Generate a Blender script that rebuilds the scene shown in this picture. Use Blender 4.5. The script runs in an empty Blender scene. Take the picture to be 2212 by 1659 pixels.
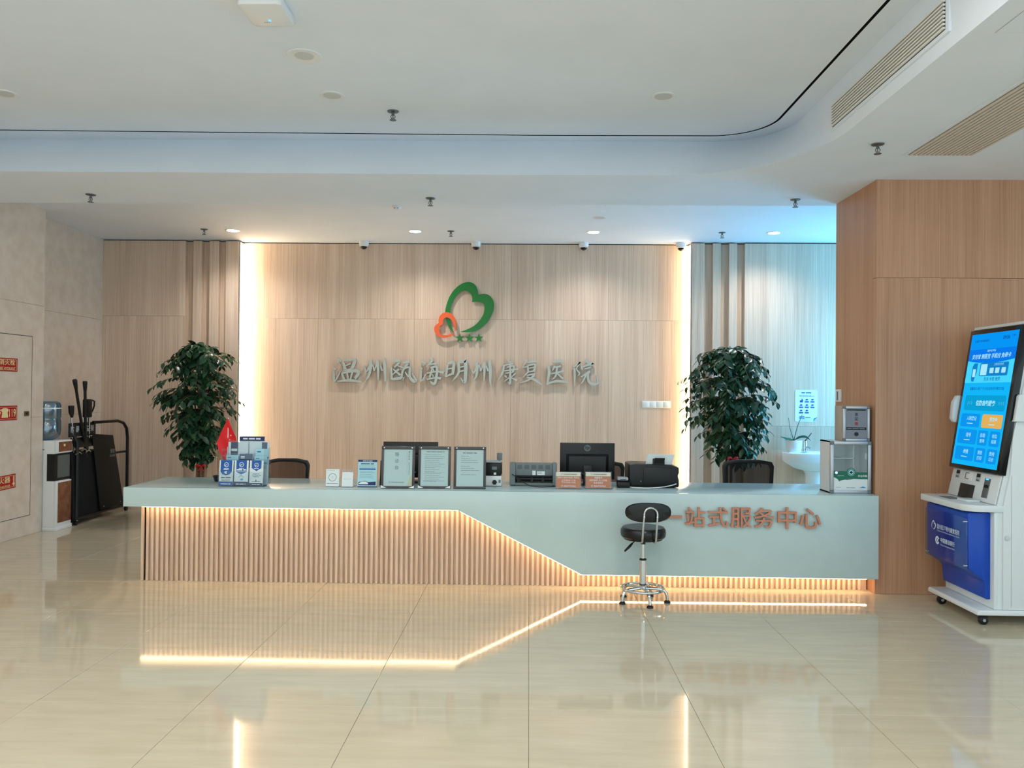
import bpy, bmesh, math, random
from mathutils import Vector, Matrix
random.seed(7)
scn = bpy.context.scene
COL = scn.collection
PI = math.pi

# ------------------------------------------------------------------ camera
def cam_axes(yaw, pitch, roll):
    z = Vector((0, 0, 1))
    f0 = Vector((-math.sin(yaw), math.cos(yaw), 0)); r0 = Vector((math.cos(yaw), math.sin(yaw), 0))
    f = math.cos(pitch) * f0 + math.sin(pitch) * z
    u0 = -math.sin(pitch) * f0 + math.cos(pitch) * z
    r = math.cos(roll) * r0 + math.sin(roll) * u0
    u = -math.sin(roll) * r0 + math.cos(roll) * u0
    return r, u, f
cd = bpy.data.cameras.new('camera')
cam = bpy.data.objects.new('camera', cd); COL.objects.link(cam)
cd.sensor_fit = 'HORIZONTAL'; cd.sensor_width = 36; cd.lens = 1735 / 2212 * 36; cd.clip_start = .05; cd.clip_end = 100
r_, u_, f_ = cam_axes(math.radians(1.1934), math.radians(.5344), math.radians(.5))
m = Matrix.Identity(4)
for i in range(3):
    m[i][0] = r_[i]; m[i][1] = u_[i]; m[i][2] = -f_[i]
m[2][3] = 1.53
cam.matrix_world = m
scn.camera = cam

# ------------------------------------------------------------------ world, daylight, exposure
scn.view_settings.view_transform = 'Standard'; scn.view_settings.look = 'None'
scn.view_settings.gamma = 1; scn.view_settings.use_curve_mapping = False
scn.view_settings.exposure = 0.0
w = bpy.data.worlds.new('daylight'); scn.world = w; w.use_nodes = True
bg = w.node_tree.nodes['Background']
bg.inputs[0].default_value = (.76, .94, 1.0, 1); bg.inputs[1].default_value = 1.5
cy = scn.cycles; cy.max_bounces = 6; cy.diffuse_bounces = 4; cy.glossy_bounces = 2; cy.transmission_bounces = 3; cy.transparent_max_bounces = 8
cy.caustics_reflective = False; cy.caustics_refractive = False; cy.adaptive_threshold = .07
LOBBY_W = 19.5
def area_light(name, loc, rot, sx, sy, power, color, portal=False):
    d = bpy.data.lights.new(name, 'AREA'); d.shape = 'RECTANGLE'; d.size = sx; d.size_y = sy
    d.energy = power; d.color = color
    o = bpy.data.objects.new(name, d); COL.objects.link(o); o.location = loc; o.rotation_euler = rot
    if portal: d.cycles.is_portal = True
    return o
# daylight comes in through the glazed entrance behind the camera and the side window beside the wash basin
area_light('entrance_portal', (1.1, -1.48, 1.8), (PI / 2, 0, 0), 12.6, 3.5, 1, (1, 1, 1), True)
area_light('side_window_daylight', (5.05, 9.15, 1.75), (0, PI / 2, 0), 1.7, 1.3, 140, (.10, .55, 1.0))

# ------------------------------------------------------------------ materials
def lin(c):
    c = c / 255
    return c / 12.92 if c <= .04045 else ((c + .055) / 1.055) ** 2.4
def rgb(*c): return (lin(c[0]), lin(c[1]), lin(c[2]), 1)
MATS = {}
def mat(name, col, rough=.5, metal=0, spec=.5, trans=0, alpha=1, emit=None, estr=0, coat=0, ior=1.45):
    if name in MATS: return MATS[name]
    M = bpy.data.materials.new(name); M.use_nodes = True
    b = M.node_tree.nodes['Principled BSDF']; I = b.inputs
    I['Base Color'].default_value = rgb(*col); I['Roughness'].default_value = rough; I['Metallic'].default_value = metal
    I['Specular IOR Level'].default_value = spec; I['Transmission Weight'].default_value = trans; I['Alpha'].default_value = alpha
    I['IOR'].default_value = ior; I['Coat Weight'].default_value = coat
    if emit: I['Emission Color'].default_value = rgb(*emit); I['Emission Strength'].default_value = estr
    MATS[name] = M
    return M
def nodes_of(M):
    nt = M.node_tree
    return nt, nt.nodes, nt.links, nt.nodes['Principled BSDF']
def ramp(nds, stops):
    r = nds.new('ShaderNodeValToRGB'); e = r.color_ramp.elements
    e[0].position, e[0].color = stops[0][0], rgb(*stops[0][1]); e[1].position, e[1].color = stops[-1][0], rgb(*stops[-1][1])
    for p, c in stops[1:-1]:
        n = e.new(p); n.color = rgb(*c)
    return r
def wood(name, c0, c1, c2, rough=.42, fx=120, fz=1.1):
    M = mat(name, c1, rough); nt, nd, lk, b = nodes_of(M)
    g = nd.new('ShaderNodeNewGeometry'); mp = nd.new('ShaderNodeMapping'); mp.inputs['Scale'].default_value = (fx, fx, fz)
    oi = nd.new('ShaderNodeObjectInfo')
    ad = nd.new('ShaderNodeVectorMath'); ad.operation = 'ADD'
    lk.new(g.outputs['Position'], ad.inputs[0]); lk.new(oi.outputs['Random'], ad.inputs[1])
    lk.new(ad.outputs[0], mp.inputs[0])
    n = nd.new('ShaderNodeTexNoise'); n.inputs['Scale'].default_value = 1; n.inputs['Detail'].default_value = 3; n.inputs['Roughness'].default_value = .65
    lk.new(mp.outputs[0], n.inputs['Vector'])
    mp2 = nd.new('ShaderNodeMapping'); mp2.inputs['Scale'].default_value = (9, 9, .25); lk.new(ad.outputs[0], mp2.inputs[0])
    n2 = nd.new('ShaderNodeTexNoise'); n2.inputs['Scale'].default_value = 1; n2.inputs['Detail'].default_value = 2; lk.new(mp2.outputs[0], n2.inputs['Vector'])
    mx = nd.new('ShaderNodeMix'); mx.data_type = 'FLOAT'; mx.inputs[0].default_value = .35
    lk.new(n.outputs['Fac'], mx.inputs[2]); lk.new(n2.outputs['Fac'], mx.inputs[3])
    r = ramp(nd, [(.3, c0), (.5, c1), (.7, c2)]); lk.new(mx.outputs[0], r.inputs[0]); lk.new(r.outputs[0], b.inputs['Base Color'])
    return M
def mottled(name, c0, c1, rough, scale=3, stretch=(1, 1, 1), coat=0, bump=0, detail=6, spec=.5):
    M = mat(name, c0, rough, coat=coat, spec=spec); nt, nd, lk, b = nodes_of(M)
    g = nd.new('ShaderNodeNewGeometry'); mp = nd.new('ShaderNodeMapping'); mp.inputs['Scale'].default_value = stretch
    lk.new(g.outputs['Position'], mp.inputs[0])
    n = nd.new('ShaderNodeTexNoise'); n.inputs['Scale'].default_value = scale; n.inputs['Detail'].default_value = detail; n.inputs['Roughness'].default_value = .6
    lk.new(mp.outputs[0], n.inputs['Vector'])
    r = ramp(nd, [(.35, c0), (.65, c1)]); lk.new(n.outputs['Fac'], r.inputs[0]); lk.new(r.outputs[0], b.inputs['Base Color'])
    if bump:
        bp = nd.new('ShaderNodeBump'); bp.inputs['Strength'].default_value = bump; bp.inputs['Distance'].default_value = .002
        lk.new(n.outputs['Fac'], bp.inputs['Height']); lk.new(bp.outputs[0], b.inputs['Normal'])
    return M
W_WALL = wood('light_veneer', (190, 162, 141), (217, 192, 170), (234, 214, 194))
W_COL = wood('warm_veneer', (166, 121, 91), (188, 142, 110), (202, 160, 128))
W_SLAT = wood('slat_veneer', (190, 160, 138), (212, 185, 162), (228, 205, 184), rough=.5, fx=60, fz=2)
STONE = mottled('grey_beige_stone', (212, 195, 178), (224, 209, 194), .38, 7, (1, 1, 1.0))
TILE = mottled('polished_tile', (197, 185, 161), (206, 195, 171), .06, 3.0, (.8, 5, 1), spec=.5, detail=5)
GROUT = mat('grout', (140, 128, 108), .7)
WHITE_C = mottled('ceiling_paint', (231, 239, 248), (235, 242, 251), .85, 2)
WHITE = mat('white_plastic', (232, 234, 234), .4)
SOLID = mottled('solid_surface_white', (188, 210, 211), (194, 216, 217), .16, 2)
PAPERW = mat('paper_white', (226, 234, 234), .6)
DARK = mat('dark_gap', (16, 16, 16), .8)
BLACKP = mat('black_plastic', (11, 11, 13), .42)
BLACKM = mat('black_metal', (14, 13, 13), .42)
BLACKC = mat('black_cloth', (11, 11, 14), .9)
LEATHER = mat('black_leather', (18, 18, 20), .28)
CHROME = mat('chrome', (215, 218, 220), .09, 1)
STEEL = mat('brushed_steel', (196, 198, 198), .3, 1)
ALU = mat('aluminium', (188, 192, 198), .35, .7)
GREYP = mat('grey_plastic', (112, 122, 124), .5)
LGREY = mat('light_grey', (172, 178, 182), .5)
def pane_mat(name, tint, mixf, rough=.02):
    M = bpy.data.materials.new(name); M.use_nodes = True; nt = M.node_tree; nt.nodes.clear()
    o = nt.nodes.new('ShaderNodeOutputMaterial'); mx = nt.nodes.new('ShaderNodeMixShader'); t = nt.nodes.new('ShaderNodeBsdfTransparent'); g = nt.nodes.new('ShaderNodeBsdfGlossy')
    t.inputs[0].default_value = rgb(*tint); g.inputs['Roughness'].default_value = rough; mx.inputs[0].default_value = mixf
    nt.links.new(t.outputs[0], mx.inputs[1]); nt.links.new(g.outputs[0], mx.inputs[2]); nt.links.new(mx.outputs[0], o.inputs[0])
    return M
GLASS = pane_mat('clear_pane', (240, 246, 246), .06)
ACRYL = pane_mat('clear_acrylic', (246, 250, 252), .05, .05)
RED = mat('sign_red', (176, 14, 18), .45)
GOLD = mat('sign_gold', (240, 220, 160), .5)
BLUE = mat('brochure_blue', (22, 92, 170), .45)
NAVY = mat('brochure_navy', (24, 40, 92), .45)
CYAN = mat('brochure_cyan', (20, 165, 220), .45)
PALE = mat('brochure_pale', (168, 216, 226), .45)
INK = mat('ink_dark', (52, 60, 66), .6)
INKL = mat('ink_grey', (130, 146, 150), .6)
KBLUE = mat('kiosk_blue', (8, 72, 182), .35)
GREENB = mat('banner_green', (24, 110, 84), .5)
SIGNGREEN = mat('logo_green', (8, 118, 36), .3)
SIGNORANGE = mat('logo_orange', (238, 98, 40), .3)
COPPER = mat('copper_acrylic', (196, 132, 106), .38, .35)
def emitter(name, col, strength):
    M = bpy.data.materials.new(name); M.use_nodes = True; nt = M.node_tree; nt.nodes.clear()
    o = nt.nodes.new('ShaderNodeOutputMaterial'); e = nt.nodes.new('ShaderNodeEmission')
    e.inputs[0].default_value = rgb(*col); e.inputs[1].default_value = strength; nt.links.new(e.outputs[0], o.inputs[0])
    return M
E_DESK = emitter('desk_led', (255, 212, 166), 19)
E_WALL = emitter('wall_led', (255, 226, 186), 30); E_WALL2 = emitter('wall_led_soft', (255, 226, 186), 17)
E_DOWN = emitter('downlight_led', (255, 248, 236), 14)
E_BLUE = emitter('status_led', (40, 120, 255), 6)

# ------------------------------------------------------------------ mesh helpers (all geometry in world metres)
OFF = {}
class MB:
    def __init__(s): s.v = []; s.f = []
    def add(s, vs, fs):
        n = len(s.v); s.v += [tuple(p) for p in vs]; s.f += [[i + n for i in f] for f in fs]; return s
    def box(s, x0, x1, y0, y1, z0, z1):
        return s.add([(x0, y0, z0), (x1, y0, z0), (x1, y1, z0), (x0, y1, z0), (x0, y0, z1), (x1, y0, z1), (x1, y1, z1), (x0, y1, z1)],
                     [[3, 2, 1, 0], [4, 5, 6, 7], [0, 1, 5, 4], [1, 2, 6, 5], [2, 3, 7, 6], [3, 0, 4, 7]])
    def prism(s, poly, axis, lo, hi):
        n = len(poly)
        def P(p, t):
            return {'x': (t, p[0], p[1]), 'y': (p[0], t, p[1]), 'z': (p[0], p[1], t)}[axis]
        vs = [P(p, lo) for p in poly] + [P(p, hi) for p in poly]
        return s.add(vs, [list(range(n)), list(range(2 * n - 1, n - 1, -1))] + [[i, i + n, (i + 1) % n + n, (i + 1) % n] for i in range(n)])
    def quad(s, a, b, c, d): return s.add([a, b, c, d], [[0, 1, 2, 3]])
    def loft(s, A, B):
        n = len(A); return s.add(list(A) + list(B), [[i, i + 1, i + 1 + n, i + n] for i in range(n - 1)])
    def tube(s, pts, r, seg=8, closed=False, cap=True):
        pts = [Vector(p) for p in pts]; n = len(pts); rs = r if isinstance(r, (list, tuple)) else [r] * n
        rings = []; up = None
        for i, p in enumerate(pts):
            a = pts[(i - 1) % n] if (i or closed) else p; b = pts[(i + 1) % n] if (i < n - 1 or closed) else p
            t = (b - a).normalized()
            if up is None: up = Vector((0, 0, 1)) if abs(t.z) < .9 else Vector((1, 0, 0))
            x = t.cross(up).normalized(); up = x.cross(t).normalized()
            rings.append([p + rs[i] * (math.cos(2 * PI * k / seg) * x + math.sin(2 * PI * k / seg) * up) for k in range(seg)])
        vs = [q for R in rings for q in R]; fs = []
        for i in range(n if closed else n - 1):
            j = (i + 1) % n
            fs += [[i * seg + k, i * seg + (k + 1) % seg, j * seg + (k + 1) % seg, j * seg + k] for k in range(seg)]
        if cap and not closed: fs += [list(range(seg))[::-1], [(n - 1) * seg + k for k in range(seg)]]
        return s.add(vs, fs)
    def lathe(s, prof, c=(0, 0, 0), axis='z', seg=24, sx=1, sy=1):
        vs = []; fs = []; n = len(prof)
        for r, h in prof:
            for k in range(seg):
                a = 2 * PI * k / seg; x, y = r * math.cos(a) * sx, r * math.sin(a) * sy
                p = {'z': (x, y, h), 'y': (x, h, y), 'x': (h, x, y)}[axis]
                vs.append((p[0] + c[0], p[1] + c[1], p[2] + c[2]))
        for i in range(n - 1):
            fs += [[i * seg + k, i * seg + (k + 1) % seg, (i + 1) * seg + (k + 1) % seg, (i + 1) * seg + k] for k in range(seg)]
        fs += [list(range(seg))[::-1], [(n - 1) * seg + k for k in range(seg)]]
        return s.add(vs, fs)
    def cyl(s, c, r, h, axis='z', seg=20): return s.lathe([(r, 0), (r, h)], c, axis, seg)
    def rotate(s, ang, axis, c):
        M = Matrix.Translation(c) @ Matrix.Rotation(ang, 4, axis) @ Matrix.Translation(-Vector(c))
        s.v = [tuple(M @ Vector(p)) for p in s.v]; return s
    def mesh(s, name, off, bevel=0, smooth=True, seg=2):
        bm = bmesh.new()
        vs = [bm.verts.new((p[0] - off[0], p[1] - off[1], p[2] - off[2])) for p in s.v]
        for f in s.f:
            try: bm.faces.new([vs[i] for i in f])
            except ValueError: pass
        bmesh.ops.recalc_face_normals(bm, faces=bm.faces)
        if bevel:
            ed = [e for e in bm.edges if len(e.link_faces) == 2 and e.calc_face_angle() > .5]
            bmesh.ops.bevel(bm, geom=ed, offset=bevel, segments=seg, affect='EDGES', profile=.5, clamp_overlap=True)
        me = bpy.data.meshes.new(name); bm.to_mesh(me); bm.free()
        if smooth:
            me.polygons.foreach_set('use_smooth', [True] * len(me.polygons)); me.set_sharp_from_angle(angle=.6)
        return me
    def build(s, name, material, parent=None, bevel=0, smooth=True, seg=2, label=None, at=None):
        off = OFF[parent.name] if parent else Vector(at or (0, 0, 0))
        me = s.mesh(name, off, bevel, smooth, seg); me.materials.append(material)
        o = bpy.data.objects.new(name, me); COL.objects.link(o)
        if parent: o.parent = parent; OFF[o.name] = off
        else: o.location = off; OFF[o.name] = off
        if label: o['label'] = label
        return o
def tag(o, label, cat=None, group=None, kind=None):
    o['label'] = label
    if cat: o['category'] = cat
    if group: o['group'] = group
    if kind: o['kind'] = kind
    return o
def thing(name, label, cat, loc, group=None, kind=None):
    o = bpy.data.objects.new(name, None); COL.objects.link(o); o.location = loc; o.empty_display_size = .1
    OFF[o.name] = Vector(loc)
    return tag(o, label, cat, group, kind)
def copy_tree(o, parent=None):
    c = o.copy(); COL.objects.link(c)
    if parent: c.parent = parent
    for ch in list(o.children): copy_tree(ch, c)
    return c
def put_copy(root, loc, label, rz=0):
    c = copy_tree(root); c.location = loc; c.rotation_euler[2] = rz; c['label'] = label
    OFF[c.name] = Vector(loc)
    return c
def arc(cx, cy, r, a0, a1, n=8): return [(cx + r * math.cos(math.radians(a0 + (a1 - a0) * i / n)), cy + r * math.sin(math.radians(a0 + (a1 - a0) * i / n))) for i in range(n + 1)]
def rrect(x0, x1, y0, y1, r, n=5):
    return arc(x1 - r, y1 - r, r, 0, 90, n) + arc(x0 + r, y1 - r, r, 90, 180, n) + arc(x0 + r, y0 + r, r, 180, 270, n) + arc(x1 - r, y0 + r, r, 270, 360, n)
def bez(p0, p1, p2, n=8):
    p0, p1, p2 = Vector(p0), Vector(p1), Vector(p2)
    return [(1 - t) ** 2 * p0 + 2 * t * (1 - t) * p1 + t * t * p2 for t in [i / n for i in range(n + 1)]]

class Face:
    """a plane to print on: origin, unit u (right), unit v (up); outward normal = u x v"""
    def __init__(s, o, u, v):
        s.o = Vector(o); s.u = Vector(u).normalized(); s.v = Vector(v).normalized(); s.n = s.u.cross(s.v); s.mb = {}
    def p(s, a, b, l=0): return s.o + a * s.u + b * s.v + l * s.n
    def poly(s, key, pts, lift=.0008):
        s.mb.setdefault(key, MB()).add([s.p(a, b, lift) for a, b in pts], [list(range(len(pts)))]); return s
    def rect(s, key, a0, a1, b0, b1, lift=.0008): return s.poly(key, [(a0, b0), (a1, b0), (a1, b1), (a0, b1)], lift)
    def lines(s, key, a0, a1, bs, h, lift=.0012, rag=.0, gaps=True):
        for b in bs:
            e = a1 - random.random() * rag * (a1 - a0); x = a0
            while x < e - .001:
                wd = min(random.uniform(.35, 1.2) * h * 8, e - x); s.rect(key, x, x + wd, b, b + h, lift); x += wd + h * .8
        return s
    def flush(s, parent, names):
        out = {}
        for k, mb in s.mb.items(): out[k] = mb.build(names.get(k, 'print'), KM[k], parent, smooth=False); out[k]['kind'] = 'stuff'
        s.mb = {}
        return out
TXT = {}
def text_geo(s, bold=0, ext=0, shear=0):
    k = (s, bold, ext, shear)
    if k in TXT: return TXT[k]
    c = bpy.data.curves.new('t', 'FONT'); c.body = s; c.size = 1; c.offset = bold; c.extrude = ext; c.shear = shear; c.resolution_u = 3
    o = bpy.data.objects.new('t', c); COL.objects.link(o)
    dg = bpy.context.evaluated_depsgraph_get(); dg.update()
    me = bpy.data.meshes.new_from_object(o.evaluated_get(dg))
    vs = [v.co.copy() for v in me.vertices]; fs = [list(p.vertices) for p in me.polygons]
    bpy.data.objects.remove(o); bpy.data.curves.remove(c); bpy.data.meshes.remove(me)
    xs = [v.x for v in vs] or [0, 1]; ys = [v.y for v in vs] or [0, 1]
    x0, x1, y0, y1 = min(xs), max(xs), min(ys), max(ys)
    TXT[k] = ([Vector((v.x - (x0 + x1) / 2, v.y - (y0 + y1) / 2, v.z)) for v in vs], fs, x1 - x0, y1 - y0)
    return TXT[k]
def text(mb, face, s, a, b, h=None, wd=None, lift=.0014, bold=0, depth=0, shear=0):
    vs, fs, W_, H_ = text_geo(s, bold, .1 if depth else 0, shear)
    sy = h / H_ if h else wd / W_
    sx = wd / W_ if wd else sy
    mb.add([face.p(a + v.x * sx, b + v.y * sy, lift + (v.z + .1) / .2 * depth if depth else lift) for v in vs], fs)
    return mb
KM = dict(white=PAPERW, ink=INK, inkl=INKL, blue=BLUE, navy=NAVY, cyan=CYAN, pale=PALE, red=RED, gold=GOLD, green=GREENB, dark=DARK)
FRONT = ((1, 0, 0), (0, 0, 1))

# ================================================================== STRUCTURE
H1, H2, HT = 3.19, 3.42, 3.55
# floor: grout bed plus one object per polished tile
fl = MB().box(-6, 8, 2.26, 10.6, -.25, -.004).build('floor', GROUT); tag(fl, 'polished beige stone-look tile floor of the lobby', 'floor', kind='structure')
MB().box(-6, 8, -1.5, 2.26, -.25, 0).build('floor_slab', TILE, fl)
tm = MB().box(-.399, .399, -.4005, .4005, -.01, 0).mesh('tile', (0, 0, 0), bevel=.0012, seg=1, smooth=False); tm.materials.append(TILE)
for i in range(-7, 6):
    for j in range(-2, 8):
        cx, cy = .013 + .8 * (i + .5), 3.885 + .803 * (j + .5)
        if cx > .74 * cy + 1.2 or cx < -.72 * cy - 1: continue
        o = bpy.data.objects.new('tile', tm); COL.objects.link(o); o.parent = fl; o.location = (cx, cy, 0)
        o.rotation_euler = (random.gauss(0, .0007), random.gauss(0, .0007), 0)

# left wall (stone) with recessed rear part
wl = thing('wall_left', 'grey-beige stone clad wall on the left side', 'wall', (-5.17, 8, 0), kind='structure')
for z0, z1 in ((0, 1.218), (1.218, 2.394), (2.394, 3.7)):
    for y0, y1 in ((-1.5, 4.5), (4.5, 6.4), (6.4, 8.455)):
        MB().box(-5.45, -5.17, y0 + .001, y1 - .001, z0 + .001, z1 - .001).build('stone_panel', STONE, wl, bevel=.001, seg=1)
MB().box(-5.6, -5.18, -1.5, 8.44, 0, 3.7).build('wall_core', DARK, wl)
wr = thing('wall_left_rear', 'recessed grey-beige stone wall behind the water dispenser', 'wall', (-5.42, 9.2, 0), kind='structure')
for z0, z1 in ((0, 1.218), (1.218, 2.394), (2.394, 3.7)):
    MB().box(-5.6, -5.42, 8.44, 10.2, z0 + .001, z1 - .001).build('stone_panel', STONE, wr, bevel=.001, seg=1)

# hydrant cabinet door in the stone wall
hd = thing('door_1', 'flush stone hydrant cabinet door with red safety signs', 'door', (-5.17, 7.6, .21), kind='structure')
MB().box(-5.172, -5.1685, 6.99, 8.252, .203, 2.062).build('gap_frame', DARK, hd)
MB().box(-5.175, -5.164, 6.995, 8.238, .209, 2.055).build('door_leaf', STONE, hd)
lk_ = MB().box(-5.166, -5.155, 8.12, 8.195, 1.235, 1.285).build('lock', mat('bronze', (120, 96, 74), .4, .5), hd, bevel=.003)
MB().box(-5.156, -5.152, 8.135, 8.16, 1.25, 1.27).build('latch', BLACKM, lk_)
def wall_sign(z0, z1, y1, label, fn, tilt=0):
    t = thing('safety_sign', label, 'sign', (-5.163, y1 - .25, z0), group='red fire safety signs on the stone wall')
    y0 = y1 - .5
    MB().box(-5.1635, -5.160, y0, y1, z0, z1).build('plate', RED, t)
    F = Face((-5.160, (y0 + y1) / 2, (z0 + z1) / 2), (0, 1, 0), (0, 0, 1)); hw, hh = .25, (z1 - z0) / 2
    for a0, a1, b0, b1 in ((-hw + .012, hw - .012, hh - .015, hh - .012), (-hw + .012, hw - .012, -hh + .012, -hh + .015), (-hw + .012, -hw + .017, -hh + .012, hh - .012), (hw - .017, hw - .012, -hh + .012, hh - .012)):
        F.rect('gold', a0, a1, b0, b1)
    F.flush(t, {'gold': 'border'})
    for nm, mb in fn(F): mb.build(nm, GOLD, t, smooth=False)
    if tilt:
        for ch in t.children: ch.rotation_euler[0] = tilt
    return t
def pic(F, a0, pts): return MB().add([F.p(a0 + a, b, .001) for a, b in pts], [list(range(len(pts)))])
def s1(F): return [('lettering', text(MB(), F, '消火栓', .088, .025, h=.058, wd=.24, bold=.012)), ('small_lettering', text(MB(), F, 'FIRE HYDRANT', .088, -.038, h=.03, wd=.25, bold=.01)), ('symbol', pic(F, -.16, [(.05 * math.cos(i * PI / 8), .05 * math.sin(i * PI / 8)) for i in range(16)]))]
def s2(F): return [('lettering', text(MB(), F, '火警', -.09, 0, h=.09, bold=.012)), ('number', text(MB(), F, '119', .175, 0, h=.08, wd=.1, bold=.012)), ('telephone_symbol', pic(F, .06, [(-.05, -.045), (.05, -.045), (.04, .01), (.055, .02), (.055, .04), (.02, .05), (-.02, .05), (-.055, .04), (-.055, .02), (-.04, .01)]))]
def s3(F): return [('lettering', text(MB(), F, '灭火器', .03, .022, h=.062, wd=.27, bold=.012)), ('small_lettering', text(MB(), F, 'FIRE EXTINGUISHER', .03, -.04, h=.022, wd=.27, bold=.008)), ('arrow', pic(F, .215, [(-.006, .05), (.006, .05), (.006, -.02), (.02, -.02), (0, -.055), (-.02, -.02), (-.006, -.02)]))]
wall_sign(1.686, 1.818, 8.0, 'red FIRE HYDRANT sign, topmost on the stone cabinet door', s1)
wall_sign(1.200, 1.345, 8.003, 'red 119 sign with gold telephone, middle of the stone cabinet door', s2)
wall_sign(.514, .654, 7.997, 'red fire extinguisher sign with down arrow, lowest on the cabinet door', s3, .03)

# rear wall: central veneer field, two ribbed wings
YB, YW = 10.25, 10.08
wb = thing('wall_back', 'light oak veneer feature wall behind the reception desk', 'wall', (0, YB, 0), kind='structure')
n = 5; X0, X1 = -3.95, 2.25
for k in range(n):
    for z0, z1 in ((0, 2.446), (2.446, 3.41)):
        MB().box(X0 + (X1 - X0) * k / n + .001, X0 + (X1 - X0) * (k + 1) / n - .001, YB, YB + .03, z0 + .001, z1 - .001).build('panel', W_WALL, wb)
MB().box(-6, 8, YB + .028, YB + .3, -.1, 3.7).build('wall_core', DARK, wb)
def wing(name, label, flat, ribs, edge, cut):
    t = thing(name, label, 'wall', (flat[0], YW, 0), kind='structure')
    zz = sorted([0, 3.405] + cut)
    for z0, z1 in zip(zz[:-1], zz[1:]):
        MB().box(flat[0], flat[1], YW, YB + .02, z0 + .001, z1 - .001).build('panel', W_WALL, t)
    lo, hi = min(flat[1], edge[0]), max(flat[0], edge[1])
    a, b = (flat[1], edge[0]) if flat[0] < edge[0] else (edge[1], flat[0])
    MB().box(a, b, YW + .075, YB + .02, 0, 3.405).build('recess_panel', W_WALL, t)
    for x0, x1 in ribs + [edge]:
        MB().box(x0, x1, YW, YW + .08, 0, 3.405).build('rib', W_WALL, t, bevel=.002, seg=1)
    return t
wing('wall_back_left', 'oak veneer wing wall with vertical ribs behind the plant on the left', (-5.45, -4.365), [(-4.265, -4.158), (-4.058, -3.94)], (-3.851, -3.686), [2.45])
wing('wall_back_right', 'oak veneer wing wall with vertical ribs beside the wash basin', (2.688, 5.3), [(2.291, 2.389), (2.493, 2.59)], (2.032, 2.187), [1.13])

# pillar / front wall on the right
pc = thing('wall_right', 'warm brown veneer pillar wall beside the service kiosk', 'wall', (2.67, 6.24, 0), kind='structure')
for x0, x1 in ((2.67, 3.9), (3.9, 5.2), (5.2, 8)):
    for z0, z1 in ((0, 2.432), (2.432, H1 + .01)):
        MB().box(x0 + (.0 if x0 == 2.67 else .001), x1 - .001, 6.24, 6.30, z0 + .001, z1 - .001).build('panel', W_COL, pc, bevel=.001, seg=1)
MB().box(2.67, 2.72, 6.302, 7.05, 0, H1 + .01).build('side_panel', W_COL, pc)
MB().box(2.72, 8, 6.29, 7.05, 0, 3.7).build('pillar_core', W_COL, pc)
ws = thing('wall_niche', 'white plaster wall with the side window by the wash basin', 'wall', (4.9, 8.5, 0), kind='structure')
for b in ((7.05, 8.35, 0, 3.7), (9.95, 10.3, 0, 3.7), (8.35, 9.95, 0, .6), (8.35, 9.95, 2.95, 3.7)):
    MB().box(4.9, 5.0, b[0], b[1], b[2], b[3]).build('wall_piece', WHITE_C, ws)
wn = thing('window_1', 'tall side window beside the wash basin', 'window', (4.95, 9.15, .6), kind='structure')
for b in ((8.35, 8.4, .6, 2.95), (9.9, 9.95, .6, 2.95), (8.35, 9.95, .6, .65), (8.35, 9.95, 2.9, 2.95), (9.125, 9.175, .6, 2.95)):
    MB().box(4.92, 4.98, b[0], b[1], b[2], b[3]).build('window_frame', WHITE, wn)
# right-hand end of the lobby and the slab overhead

# ceiling: raised tray, soffit with curved fascia, rear ceiling
ce = thing('ceiling', 'white plaster ceiling with raised tray and curved soffit', 'ceiling', (0, 5, H1), kind='structure')
def corner(px, py, ax, ay, n=14):   # superellipse-like corner from (px-ax, py) to (px, py-ay)
    return [(px - ax + ax * math.sin(t) ** 1.0, py - ay + ay * math.cos(t) ** 1.0) for t in [PI / 2 * i / n for i in range(n + 1)]]
bot = [(-6, 6.07)] + [(-3 + .5 * i, 6.09 + .008 * i) for i in range(7)] + corner(2.0, 6.135, .95, 1.1) + [(2.0, 3), (2.0, -1.5)]
top = [(-6, 6.43)] + [(-3 + .5 * i, 6.437 + .004 * i) for i in range(7)] + corner(1.985, 6.46, .5, .55) + [(1.985, 3), (1.985, -1.5)]
slo = [(-6, 6.17)] + [(-3 + .5 * i, 6.25 + .012 * i) for i in range(7)] + corner(1.835, 6.325, .42, .42) + [(1.835, 3), (1.835, -1.5)]
def inset(path, d):
    out = []
    for i, p in enumerate(path):
        a = Vector(path[max(i - 1, 0)]); b = Vector(path[min(i + 1, len(path) - 1)]); t = (b - a).normalized()
        out.append((p[0] + t.y * d, p[1] - t.x * d))
    return out
sli = inset(slo, .02)
at = lambda path, z: [(x, y, z) for x, y in path]
MB().add(at(bot, H1) + [(8.2, -1.5, H1), (8.2, 7.12, H1), (-6, 7.12, H1)], [list(range(len(bot) + 3))]).build('soffit', WHITE_C, ce, smooth=False)
MB().loft(at(bot, H1), at(top, HT)).build('fascia', WHITE_C, ce)
MB().loft(at(top, HT), at(slo, HT)).build('tray_lip', WHITE_C, ce)
MB().loft(at(slo, HT), at(slo, HT + .06)).loft(at(sli, HT), at(sli, HT + .06)).loft(at(slo, HT + .06), at(sli, HT + .06)).build('shadow_slot', DARK, ce)
MB().add(at(sli, HT) + [(-6, -1.5, HT)], [list(range(len(sli) + 1))]).build('tray', WHITE_C, ce, smooth=False)
MB().quad((-6, 7.12, H1), (8.2, 7.12, H1), (8.2, 7.12, H2), (-6, 7.12, H2)).build('step', WHITE_C, ce)
MB().box(-6, 8.2, 7.12, 10.26, H2, H2 + .1).build('rear_ceiling', WHITE_C, ce)
MB().box(-6, 8.2, -1.5, 10.6, 3.66, 3.8).build('roof_slab', DARK, ce)

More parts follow.
